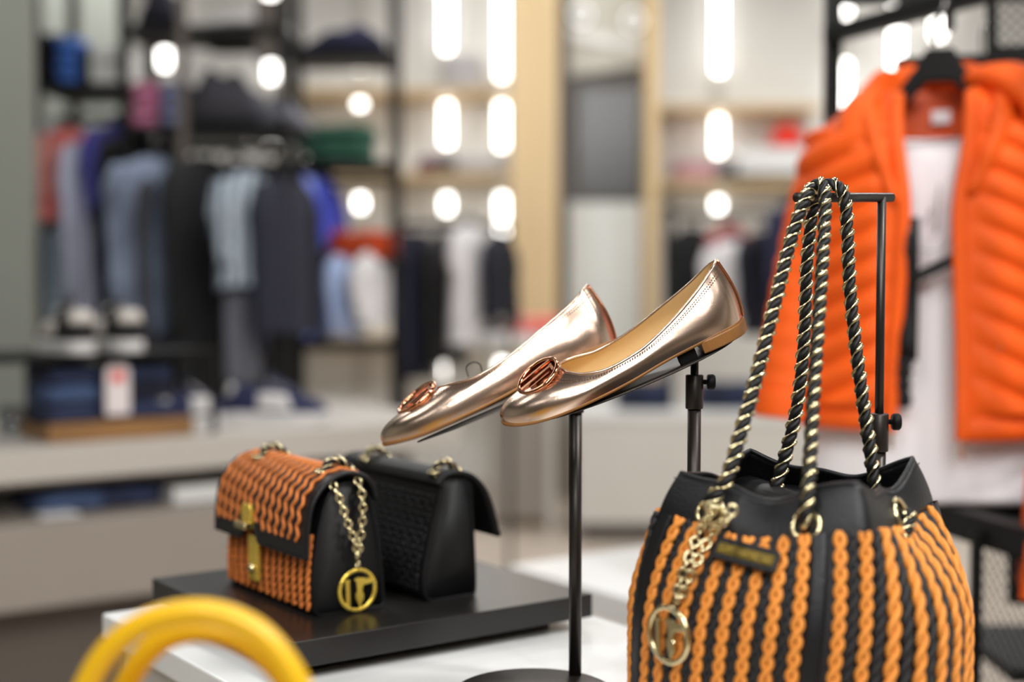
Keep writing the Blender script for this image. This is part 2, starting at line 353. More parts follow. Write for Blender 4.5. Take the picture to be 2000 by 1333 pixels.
# colours of stock
C = dict(
    navy=cloth('navy_knit', (30, 32, 62)), dnavy=cloth('dark_navy_cotton', (18, 19, 34)), black=cloth('black_cotton', (13, 13, 15)), blue=cloth('mid_blue_cotton', (74, 120, 204)),
    royal=cloth('royal_blue_cotton', (62, 74, 186)), peri=cloth('periwinkle_cotton', (128, 142, 218)), sky=cloth('pale_blue_cotton', (172, 190, 228)), white=cloth('white_shirt_cotton', (216, 213, 214)),
    lav=cloth('lavender_grey_cotton', (212, 214, 234), kind='stripe', rgb2=(184, 186, 214), nscale=12, noise=0), indigo=cloth('indigo_cotton', (72, 70, 150)), coral=cloth('coral_cotton', (240, 110, 100), rgb2=(232, 170, 160), nscale=5), denim=cloth('washed_denim', (126, 138, 160), rgb2=(80, 88, 106), nscale=4),
    dgrey=cloth('dark_grey_wool', (58, 57, 64)), mgrey=cloth('mid_grey_wool', (104, 106, 116)), grstripe=cloth('grey_green_stripe', (160, 172, 182), kind='stripe', rgb2=(92, 100, 114), nscale=9, noise=0), pink=cloth('dusty_pink_cotton', (192, 116, 148)), greyblue=cloth('grey_blue_cotton', (116, 122, 154)),
    green=cloth('bottle_green_knit', (44, 92, 74)), orange=cloth('burnt_orange_knit', (210, 76, 26)), pstripe=cloth('pale_stripe_cotton', (196, 208, 214), kind='stripe', rgb2=(140, 164, 186), nscale=9, noise=0), jeans=cloth('blue_denim', (44, 54, 86), rgb2=(24, 28, 46), nscale=14), jeans2=cloth('light_denim', (70, 90, 128), rgb2=(44, 56, 86), nscale=12), lpink=cloth('pale_pink_cotton', (220, 170, 176)), teal=cloth('slate_blue_cotton', (62, 78, 104)), red=cloth('red_felt', (232, 52, 34), noise=.08), dotn=cloth('navy_dotted', (20, 22, 42)), lilac=cloth('lilac_cotton', (168, 150, 206)), burg=cloth('burgundy_cotton', (110, 50, 84)), dred=cloth('dark_red_cotton', (150, 34, 40)))
# ------------------------------------------------------------------ left racks
def rx(px, Y): return P(px, 540, Y).x
YA, YB, YC = 5.3, 5.0, 5.7
zA = P(100, 160, YA).z
rack(rx(76, YA), rx(246, YA), YA, .45, 2.75, [zA], [P(100, 232, YA + .22).z], 'black metal rack at far left with blue folded stacks on its shelf')
MB_post = None
zB1, zB2 = P(300, 48, YB).z, P(300, 246, YB).z
rB = rack(rx(250, YB), rx(556, YB), YB, .34, 2.75, [zB1, zB2], [P(300, 290, YB + .17).z], 'black metal rack in the middle left with a crammed double shelf')
MB().bar((rx(362, YB), YB, 0), (rx(362, YB), YB, 2.75), .03).build('post', M_dtaupe, rB, False)
bx(P(528, 58, YB + .04), (.1, .03, .22), 'end_panel', M_dtaupe, rB)
zC1, zC2, zC3, zC4 = P(660, 98, YC).z, P(660, 312, YC).z, P(660, 502, YC).z, P(660, 668, YC).z
rC = rack(rx(566, YC), rx(768, YC), YC, .34, 2.75, [zC1, zC2, zC4], [P(660, 352, YC + .2).z, P(660, 490, YC + .24).z], 'black metal rack with green knitwear beside the bright wall', post=.022)
# stock on shelves
def on(px, Y, z): # pixel row at which depth Y shows height z
    return 540 - (z - H) * F / Y if False else None
def pyz(z, Y):
    # inverse of P for height
    lo, hi = -800., 2200.
    for _ in range(50):
        m_ = (lo + hi) / 2
        if P(1000, m_, Y).z > z: lo = m_
        else: hi = m_
    return lo
g = 'folded stock on the left racks'
def stk(px, z, Y, w, d, hs, m, what, where, name='folded_shirt', yaw=0.): stack(px, pyz(z, Y), Y, w, d, hs, m, what, where, g, yaw, name)
stk(88, zA, YA + .05, .10, .3, [.05] * 4, C['dnavy'], 'very dark navy folded shirt', 'by the blue pile')
stk(128, zA, YA + .03, .095, .3, [.045] * 4, C['blue'], 'bright blue folded shirt', 'on the left rack')
stk(164, zA, YA + .05, .07, .3, [.05] * 3, C['navy'], 'navy folded shirt', 'beside the white box')
p = P(211, pyz(zA, YA + .02), YA + .02)
wb = thing('display_box', (p.x, YA + .12, zA), 'white box with dark handwritten script on the left rack shelf', 'box')
bx((p.x, YA + .12, zA + .065), (.13, .2, .13), 'carton', M_white, wb)
MB().tube(cr([V(p.x - .05 + i * .011, YA + .018, zA + .075 + .012 * math.sin(i * 2.3) + (.02 if i == 8 else 0)) for i in range(10)], 4), .0025, 6).build('script_line', M_black, wb)
stk(277, zB2, YB + .02, .095, .3, [.055] * 3, C['pink'], 'dusty pink folded shirt', 'on the middle rack')
stk(332, zB2, YB + .02, .095, .3, [.055] * 3, C['greyblue'], 'grey blue folded shirt', 'beside the pink one')
heap(432, pyz(zB2, YB), YB + .02, .30, .36, .2, C['dgrey'], 'large charcoal folded jumper heaped on the middle rack', lop=-.15)
heap(548, pyz(zB2, YB), YB - .02, .16, .34, .1, C['mgrey'], 'small grey jumper at the right end of the middle rack', lop=-.4)
heap(470, pyz(zB1, YB), YB + .02, .3, .36, .05, C['white'], 'flat white jumper on the top shelf of the middle rack')
heap(300, pyz(zB1, YB), YB + .04, .14, .28, .14, C['dnavy'], 'dark folded jumper on the top shelf above pink shirts')
sz = P(440, 100, YB).z
heap(435, 86, YB + .1, .16, .3, .09, C['black'], 'black folded top hung below the upper shelf', lop=.1)
heap(664, pyz(zC1, YC), YC - .02, .36, .4, .1, C['navy'], 'navy jumper folded loosely on the upper shelf near the bright wall', lop=.45)
stk(652, zC2, YC, .29, .36, [.05, .05, .05], C['green'], 'bottle green folded jumper', 'beside the bright wall', 'folded_jumper')
stk(600, zC4 + .0, YC, .1, .3, [.03], C['black'], 'black folded top', 'low on the right rack')
stk(700, zC3 - .005, YC - .02, .27, .34, [.055, .055], C['orange'], 'burnt orange folded jumper', 'above pale shirts', 'folded_jumper')
bx((rx(690, YC), YC + .17, zC3 - .014), (.37, .3, .018), 'shelf', M_black, rC)
# hanging clothes
gA, gB, gC, gD = 'clothes hanging on the far left rack', 'clothes hanging on the middle rack', 'clothes hanging on the right rack', 'clothes hanging before the bright wall'
yh = YA + .22
garment(128, 246, yh + .05, 1.2, .38, .80, C['pstripe'], 'pale blue striped shirt at the left end of the left rack', group=gA)
garment(140, 252, yh - .06, 1.1, .38, .36, C['coral'], 'coral red polo shirt hanging on the left rack', group=gA, sleeve=.22, sr=.9)
garment(196, 268, yh - .1, 1.2, .38, .72, C['lav'], 'lavender grey striped shirt hanging beside the coral polo', group=gA)
garment(240, 242, yh - .16, 1.2, .38, .36, C['indigo'], 'indigo shirt hanging on the left rack under the white box', group=gA, sleeve=.26, sr=.8)
garment(252, 262, yh - .12, 1.25, .40, .80, C['dnavy'], 'long dark navy shirt hanging below the indigo shirt', group=gA)
garment(272, 262, yh - .18, 1.2, .40, .80, C['black'], 'black shirt hanging between indigo shirt and denim shirt', group=gA)
yh = YB + .25
garment(300, 308, yh - .32, 1.05, .34, .60, C['denim'], 'washed denim shirt hanging on the middle rack', group=gB, sr=.85)
garment(342, 318, yh - .2, 1.2, .40, .80, C['dgrey'], 'charcoal jacket hanging right of the denim shirt', group=gB, name='hanging_jacket', cat='jacket')
garment(400, 308, yh - .22, 1.2, .40, .95, C['black'], 'black coat hanging at the slim post of the middle rack', group=gB, name='hanging_coat', cat='coat')
garment(484, 335, yh - .34, 1.2, .34, .40, C['grstripe'], 'grey striped short shirt hanging at the front of the middle rack', group=gB, sleeve=.26, sr=.8)
trousers(474, 548, yh - .34, .8, .16, .36, C['mgrey'], 'grey trousers hanging below the striped shirt', gB)
garment(462, 318, yh - .05, 1.2, .44, .98, C['dnavy'], 'dark navy coat hanging behind the striped shirt', group=gB, name='hanging_coat', cat='coat')
garment(552, 345, yh - .2, 1.25, .38, .55, C['dotn'], 'navy dotted shirt hanging right of the striped shirt', group=gB)
garment(528, 318, yh + .1, 1.2, .42, 1.0, C['black'], 'black coat hanging at the right of the middle rack', group=gB, name='hanging_coat', cat='coat')
yh = YC + .2
garment(596, 345, yh - .2, 1.15, .26, .30, C['peri'], 'periwinkle blue top hanging at the left of the right rack', group=gC, sleeve=.16, sr=.6)
garment(628, 350, yh - .12, 1.15, .24, .26, C['royal'], 'royal blue top hanging beside the periwinkle top', group=gC, sleeve=.14, sr=.6)
garment(606, 312, yh - .02, 1.0, .22, .24, C['sky'], 'pale sky blue top hanging behind the royal blue top', group=gC, sleeve=.15, sr=.6)
garment(600, 492, yh - .18, 1.3, .22, .34, C['peri'], 'long periwinkle shirt hanging below the orange jumpers', group=gC, sleeve=.26, sr=.5)
garment(640, 492, yh - .08, 1.3, .22, .34, C['navy'], 'deep blue shirt hanging between periwinkle and pale blue shirts', group=gC, sleeve=.26, sr=.5)
garment(668, 492, yh - .16, 1.2, .22, .34, C['sky'], 'pale blue shirt hanging below the orange jumpers', group=gC, sleeve=.26, sr=.5)
garment(722, 492, yh - .18, 1.1, .22, .28, C['white'], 'white shirt hanging at the right end below the orange jumpers', group=gC, sleeve=.18, sr=.6)
# free rail before the bright wall
YD = 6.0
rack(rx(775, YD), rx(996, YD), YD, .4, P(800, 436, YD).z, [], [P(800, 440, YD + .2).z], 'low black rail with dark jeans and a white top', post=.02)
trousers(806, 455, YD + .05, .7, .17, .62, C['dotn'], 'dark navy jeans hanging left on the low black rail', gD)
garment(862, 458, YD + .2, 1.3, .36, .56, C['black'], 'black shirt hanging between the jeans and the white top', group=gD)
garment(914, 440, YD + .08, 1.1, .26, .50, C['white'], 'white top hanging on the low black rail', group=gD, sleeve=.16, sr=.6)
garment(974, 455, YD + .14, 1.2, .24, .36, C['dnavy'], 'navy shirt hanging at the right end of the low rail', group=gD, sleeve=.36, sr=.7)
# low dark bench under the racks
bx((rx(660, 5.9), 6.1, .30), (.55, .4, .6), 'low_bench', M_dtaupe); tag(S.objects['low_bench'], 'dark low bench under the rack with the green knitwear', 'bench')
# shelf stock on the back wall
g2 = 'folded stock on the pale wall shelves'
def ws(px, z, w, h, n, m, what, where, name='folded_shirt'): stack(px, pyz(z, 8.62), 8.62, w, .3, [h] * n, m, what, where, g2, 0, name)
ws(838, zs2, .16, .05, 2, C['burg'], 'burgundy folded top', 'on the middle wall shelf')
ws(868, zs2, .13, .09, 1, C['dnavy'], 'dark navy folded top', 'beside the burgundy ones')
ws(935, zs2, .3, .05, 2, C['white'], 'white folded towel', 'on the middle wall shelf', 'folded_towel')
ws(905, zs1, .26, .11, 2, C['white'], 'white folded sheet', 'on the upper wall shelf', 'folded_sheet')
ws(1360, zs5, .26, .06, 2, C['lpink'], 'pale pink folded top', 'right of the mirror')
ws(1438, zs5, .22, .09, 1, C['teal'], 'slate blue folded top', 'right of the pale pink tops')
ws(960, zs3, .3, .04, 2, C['navy'], 'navy folded top', 'behind the gold shoes')
# ------------------------------------------------------------------ counters at the back
def counter(pa, pb, Y, dep, ztop, label, kick=.09, m=M_whitem):
    a, b = span(pa, pb, Y); t = thing('display_counter', ((a + b) / 2, Y + dep / 2, 0), label, 'counter')
    bx(((a + b) / 2, Y + dep / 2, (ztop - .04 + kick) / 2), (b - a - .02, dep - .02, ztop - .04 - kick), 'body', m, t)
    bx(((a + b) / 2, Y + dep / 2, ztop - .02), (b - a, dep, .04), 'worktop', M_white, t)
    bx(((a + b) / 2, Y + dep / 2 + .03, kick / 2), (b - a - .1, dep - .08, kick), 'kick_plate', M_dtaupe, t)
    return t
zt = P(1300, 806, 6.9).z
counter(1122, 1620, 6.9, .6, zt, 'long white counter carrying folded denim behind the gold shoes')
pz = lambda Y: pyz(zt, Y)
for px, w, m, where in ((1262, .26, C['jeans'], 'left on the white counter'), (1420, .26, C['jeans'], 'mid white counter'), (1500, .24, C['jeans2'], 'nearest the orange jacket')):
    stack(px, pz(7.0), 7.0, w, .34, [.045, .045, .04], m, 'folded blue jeans', where, 'folded jeans on the white counter', 0, 'folded_jeans')
a, b = span(860, 1094, 7.2); zt2 = P(1000, 655, 7.2).z
tt = thing('display_table', ((a + b) / 2, 7.45, 0), 'white narrow table with coral garment left of the mirror', 'table')
bx(((a + b) / 2, 7.4, zt2 - .03), (b - a, .4, .06), 'table_top', M_white, tt)
for x in (a + .04, b - .04):
    for y in (7.25, 7.55): MB().bar((x, y, 0), (x, y, zt2 - .06), .04).build('leg', M_whitem, tt, False)
bx(((a + b) / 2 + .12, 7.42, .36), ((b - a) * .55, .3, .6), 'cupboard', M_taupe, tt)
stack(1040, pyz(zt2, 7.25), 7.25, .26, .3, [.05, .04], C['coral'], 'coral red folded top', 'on the narrow white table', 'coral tops on the narrow table')
stack(948, pyz(zt2, 7.25), 7.25, .13, .28, [.045], C['navy'], 'navy folded top', 'left on the narrow white table', 'navy top on the narrow table')
# red hat on white box on wall shelf right
a, b = span(1448, 1604, 8.4); zc = P(1500, 342, 8.5).z; zh = P(1500, 288, 8.5).z
bx(((a + b) / 2, 8.72, (zc + zh) / 2 + .01), (b - a, .36, zh - zc - .01), 'display_plinth', M_white, bevel=.004); tag(S.objects['display_plinth'], 'white plinth under the red hat on the wall shelf', 'plinth')
hc = P(1543, 286, 8.6); hx = V(hc.x, 8.7, zh + .012)
ht = thing('red_hat', hx, 'bright red felt hat on the white plinth', 'hat')
MB().lathe(hx, [(.0, .0), (.15, .003), (.155, .01), (.10, .014), (.0, .015)], 24).build('brim', C['red'], ht)
MB().lathe(hx + V(0, 0, .012), [(.0, 0), (.10, .0), (.102, .03), (.095, .08), (.075, .115), (.04, .125), (0, .118)], 24).build('crown', C['red'], ht)
# rail of dark clothes under the right wall shelf
YE = 7.12
rack(rx(1312, YE), rx(1600, YE), YE, .3, P(1400, 405, YE).z, [], [P(1400, 418, YE + .15).z], 'black rail with dark and white clothes right of the mirror', post=.022, zb=zt)
gE = 'clothes hanging on the rail right of the doorway'
garment(1352, 445, YE + .2, .5, .26, .5, C['black'], 'black top hanging left on the rail by the mirror', group=gE, sleeve=.35)
garment(1425, 440, YE + .3, .6, .26, .45, C['dred'], 'dark red top hanging behind the white blouse', group=gE, sleeve=.3)
garment(1428, 470, YE + .05, .4, .26, .42, C['white'], 'white blouse hanging on the rail by the mirror', group=gE, sleeve=.3)
garment(1490, 452, YE + .1, .6, .28, .52, C['dnavy'], 'dark navy blouse hanging right of the white blouse', group=gE, sleeve=.35)
garment(1546, 395, YE - .1, .6, .26, .62, C['navy'], 'navy jacket hanging at the right end of the rail by the mirror', group=gE, sleeve=.4, name='hanging_jacket', cat='jacket')
# ------------------------------------------------------------------ sneaker table (left, middle distance)
YAW = R(35.5); U, W_ = V(math.cos(YAW), math.sin(YAW), 0), V(-math.sin(YAW), math.cos(YAW), 0)
zT = .908
A0 = G(0, 880, zT)
def uv(o, a, b, z=None): q = o + U * a + W_ * b; return V(q.x, q.y, o.z if z is None else z)
t = thing('sneaker_table', V(A0.x, A0.y, 0) + U * .3 + W_ * .4, 'two tier white and taupe display table carrying sneakers', 'table')
def slab(o, a0, a1, b0, b1, z0, z1, name, m, parent, bevel=.003):
    c = uv(o, (a0 + a1) / 2, (b0 + b1) / 2, (z0 + z1) / 2); return bx(c, (a1 - a0, b1 - b0, z1 - z0), name, m, parent, YAW, bevel)
slab(A0, -.7, 1.25, 0, .8, zT - .08, zT, 'table_top', mat('grey_white_laminate', (186, 180, 172), .5), t)
slab(A0, -.7, .55, .12, .8, .80, .828, 'back_panel', M_taupe, t)
for a in (-.66, .5, 1.2): slab(A0, a - .03, a + .03, .6, .66, .735, .83, 'support', M_whitem, t)
slab(A0, -.7, 1.25, -.02, .8, .54, .735, 'lower_box', M_taupe, t)
slab(A0, -.62, 1.2, .1, .72, 0, .54, 'base', M_dtaupe, t)
# jeans on the lower box, paper sheets
for i, (px, py, w, m, s_) in enumerate([(150, 985, .2, C['jeans2'], 'lighter'), (255, 975, .2, C['jeans'], 'darker')]):
    q = G(px, py + 18, .735); folded(q.x + W_.x * .12, q.y + W_.y * .12, .735, w, .24, .055, m, '%s folded jeans on the lower tier of the sneaker table' % s_, group='jeans on the lower tier', yaw=YAW, name='folded_jeans')
for px, py, lab in ((25, 985, 'white price card at the left on the lower tier'), (110, 1000, 'white price card before the folded jeans on the lower tier')):
    q = G(px, py + 8, .737); tag(bx(q + V(0, 0, .004), (.09, .07, .006), 'price_card', M_white, None, YAW, .001), lab, 'card')
q = G(385, 975, .737); tag(bx(q + V(0, .0, .02), (.16, .1, .04), 'white_carton', M_white, None, YAW), 'white flat carton at the right of the lower tier', 'box')
# oak tray with jeans
q0 = G(95, 868, zT); tr = thing('oak_tray', uv(q0, .15, .12), 'brown oak tray under the folded jeans', 'tray')
slab(q0, 0, .36, 0, .26, zT, zT + .035, 'board', M_oak, tr)
slab(q0, 0, .36, 0, .02, zT + .035, zT + .045, 'lip', M_oak, tr)
zj = zT + .036
for i in range(3):
    folded(*uv(q0, .085, .15)[:2], zj + .047 * i, .15, .2, .05, C['jeans2'] if i == 1 else C['jeans'], 'folded jeans, %s of the left pile on the oak tray' % ['bottom', 'middle', 'topmost'][i], group='jeans on the oak tray', yaw=YAW, name='folded_jeans')
    folded(*uv(q0, .265, .15)[:2], zj + .047 * i, .15, .2, .05, C['jeans'] if i != 1 else C['dotn'], 'folded jeans, %s of the right pile on the oak tray' % ['bottom', 'middle', 'topmost'][i], group='jeans on the oak tray', yaw=YAW, name='folded_jeans')
tg = uv(q0, .18, .035, zj + .08)
tp = thing('price_tag', tg, 'pale swing tag with red mark hanging before the jeans', 'tag')
MB().prism([(-.03, -.06), (.03, -.06), (.03, .05), (.018, .062), (-.018, .062), (-.03, .05)], tg, U, (0, 0, 1), .0015).build('card', M_tag, tp, False)
MB().prism([(-.014, .02), (.014, .02), (.014, .045), (-.014, .045)], tg - W_ * .003, U, (0, 0, 1), .001).build('red_mark', C['red'], tp, False)
# white coil of cord / glass at far left of table
q = G(25, 850, zT); wt = thing('glass_candle', q, 'small clear glass holder at the left edge of the sneaker table', 'candle holder')
M_glass = mat('clear_glass', (240, 245, 245), .05, trans=.9)
MB().lathe(q, [(.0, 0), (.035, 0), (.037, .01), (.037, .07), (.033, .07), (.031, .012), (0, .012)], 20).build('glass', M_glass, wt)
MB().lathe(q + V(0, 0, .013), [(0, 0), (.03, 0), (.03, .03), (0, .032)], 18).build('wax', M_white, wt)
# black wire stand with shelf
zS = zT + .2
q1 = G(418, 845, zT); st = thing('wire_stand', uv(q1, -.3, .1), 'black wire frame stand bridging the jeans and carrying sneakers', 'stand')
for a in (-.62, 0.0):
    for b in (0, .24):
        MB().bar(uv(q1, a, b, zT), uv(q1, a, b, zS), .016).build('leg', M_black, st, False)
    MB().bar(uv(q1, a, 0, zS), uv(q1, a, .24, zS), .016).build('side_rail', M_black, st, False)
for b in (0, .24): MB().bar(uv(q1, -.63, b, zS), uv(q1, .01, b, zS), .018).build('top_rail', M_black, st, False)
slab(q1, -.62, 0, .01, .23, zS - .004, zS + .006, 'shelf', M_black, st, .001)
# ------------------------------------------------------------------ shoes (shared loft)
def loft(Op, Tp, P1, P2, nseg, nt, sidefn=None):
    """upper surface between sole edge Op and top line Tp; mirrored into a closed ring"""
    O, T, A, B = cr(Op, nseg), cr(Tp, nseg), cr(P1, nseg), cr(P2, nseg); rows = []
    for k in range(nt + 1):
        t_ = k / nt; row = []
        for i in range(len(O)):
            row.append((1 - t_) ** 3 * O[i] + 3 * t_ * (1 - t_) ** 2 * A[i] + 3 * t_ * t_ * (1 - t_) * B[i] + t_ ** 3 * T[i])
        rows.append(row + [V(q.x, -q.y, q.z) for q in row[-2:0:-1]])
    return rows
def sneaker(pos, yaw, s, mu, mt, ms, label, group, tilt=0.):
    Op = [(0, 0, .03), (.012, .03, .028), (.05, .045, .028), (.1, .048, .028), (.16, .040, .028), (.22, .037, .028), (.265, .028, .028), (.28, 0, .028)]
    Tp = [(.09, 0, .078), (.092, .010, .08), (.10, .018, .083), (.13, .024, .092), (.165, .03, .098), (.21, .031, .095), (.25, .022, .105), (.262, 0, .108)]
    A = [(-.004, 0, .06), (.008, .032, .055), (.048, .049, .055), (.1, .052, .055), (.16, .045, .055), (.22, .041, .055), (.27, .03, .055), (.286, 0, .055)]
    B = [(.04, 0, .068), (.05, .02, .072), (.075, .034, .075), (.115, .038, .085), (.16, .038, .088), (.215, .037, .085), (.26, .026, .09), (.274, 0, .09)]
    Mx = Matrix.Rotation(yaw, 3, 'Z') @ Matrix.Rotation(tilt, 3, 'Y')
    f = lambda q: Vector(pos) + Mx @ (q * s)
    t = thing('sneaker', pos, label, 'sneaker', group)
    rows = loft(Op, Tp, A, B, 3, 7); up = MB().grid(rows, True).tf(f).build('upper', mu, t, solid=.003)
    edge = rows[0]; sole = [[V(q.x * 1.0 + (-.003 if q.x < .05 else .003 if q.x > .25 else 0), q.y * 1.07, z + (.010 * max(0, 1 - q.x / .05) ** 2 if z < .01 else 0)) for q in edge] for z in (0, .003, .02, .032)]
    MB().grid(sole, True, True, True).tf(f).build('sole', ms, t)
    hl = [[rows[k][i % len(rows[0])] * 1.0 + V(.004 if True else 0, 0, 0) + V(0, .002 * (1 if rows[k][i % len(rows[0])].y > 0 else -1), 0) for i in range(len(rows[0]) // 2 - 4, len(rows[0]) // 2 + 5)] for k in range(4, 8)]
    MB().grid(hl).tf(f).build('heel_counter', mt, t, solid=.002)
    MB().tube([f(q) for q in cr([(.085, 0, .083), (.12, 0, .1), (.15, 0, .118), (.158, 0, .128)], 4)], .02 * s, 8, flat=.3, up=Mx @ V(-.5, 0, 1)).build('tongue', mu, t)
    lc = MB()
    for i in range(5):
        x = .095 + i * .014; z = .086 + i * .0065; w = .02 + .002 * i
        lc.tube([f(q) for q in cr([(x, -w, z - .004), (x + .004, 0, z + .008), (x, w, z - .004)], 4)], .003 * s, 6)
    lc.build('laces', ms, t)
    n_ = len(rows[0])
    MB().grid([[rows[k][i] + V(0, .0015, 0) for i in range(8, 14)] for k in range(1, 6)]).tf(f).build('side_patch', mt, t, solid=.002)
    MB().grid([[rows[k][n_ - i] + V(0, -.0015, 0) for i in range(8, 14)] for k in range(1, 6)]).tf(f).build('side_patch', mt, t, solid=.002)
    return t
M_snb = mat('black_suede', (14, 14, 17), .8, bump=.2, bscale=400); M_sng = mat('warm_grey_leather', (196, 190, 182), .6); M_snn = mat('navy_suede', (32, 36, 72), .85, bump=.2, bscale=400); M_snl = mat('white_rubber', (206, 204, 202), .5)
gs = 'sneakers on the left table'
qa = G(130, 690, zS); qa = P(125, 682, 3.45)
base = uv(q1, -.62, .1, zS + .006)
dh = -W_ * .27
for a_, lab in ((-.325, 'left'), (-.205, 'right')):
    sneaker(uv(q1, a_, .275, zS + .006), YAW - R(90), .98, M_snb, M_sng, M_snl, 'black and pale grey sneaker, %s one of the pair on the wire stand' % lab, gs)
qn = G(640, 828, zT)
sneaker(V(qn.x, qn.y, zT), math.pi - .12, 1.0, M_snn, M_snl, M_snl, 'navy suede sneaker with pale laces lying sideways on the table', gs)
sneaker(V(qn.x - .28, qn.y + .02, zT), math.pi + R(62), 1.0, M_snn, M_snl, M_snl, 'navy sneaker with white patch behind the thin stand leg', gs)
# ================================================================== near display
zTab, zP = H - .397, H - .3565
# ---- white table
Lc = G(199, 1199, zTab); tb = thing('white_table', V(Lc.x + .35, Lc.y - .3, 0), 'white square cornered display table under the dark plinth', 'table')
def nslab(a0, a1, b0, b1, z0, z1, name, m, parent=None, bevel=.0025): return slab(V(Lc.x, Lc.y, 0), a0, a1, b0, b1, z0, z1, name, m, parent, bevel)
TW = .466
nslab(0, TW, -1.02, 0, zTab - .03, zTab, 'table_top', M_white, tb)
for a in (.04, TW - .04):
    for b in (-.98, -.04): nslab(a - .02, a + .02, b - .02, b + .02, 0, zTab - .03, 'leg', M_whitem, tb)
nslab(.02, TW - .02, -1.0, -.02, zTab - .09, zTab - .03, 'apron', M_whitem, tb)
# ---- lower white table behind
zL = .75; Lb = G(995, 1104, zL); lt = thing('low_white_table', V(Lb.x + .5, Lb.y, 0), 'lower white table behind the dark plinth', 'table')
def lslab(a0, a1, b0, b1, z0, z1, name, m): return slab(V(Lb.x, Lb.y, 0), a0, a1, b0, b1, z0, z1, name, m, lt)
lslab(0, .48, -.45, 0, zL - .05, zL, 'table_top', M_white)
for a in (.05, .43):
    for b in (-.4, -.05): lslab(a - .03, a + .03, b - .03, b + .03, 0, zL - .05, 'leg', M_whitem)
# ---- charcoal plinth
Pl, Pr, Pf = G(298, 1130, zP), G(1157, 1160, zP), G(572, 1257, zP)
du, dv = (Pr - Pf).dot(U), (Pl - Pf).dot(W_)
pt = thing('display_plinth', V(Pf.x, Pf.y, zTab) + U * du / 2 + W_ * dv / 2, 'charcoal black square plinth carrying the two small handbags', 'plinth')
slab(V(Pf.x, Pf.y, 0), 0, du, 0, dv, zP - .0265, zP, 'top_board', M_plinth, pt, .0012)
slab(V(Pf.x, Pf.y, 0), .035, du - .035, .035, dv - .035, zTab, zP - .0265, 'recessed_base', M_rubber, pt, 0)
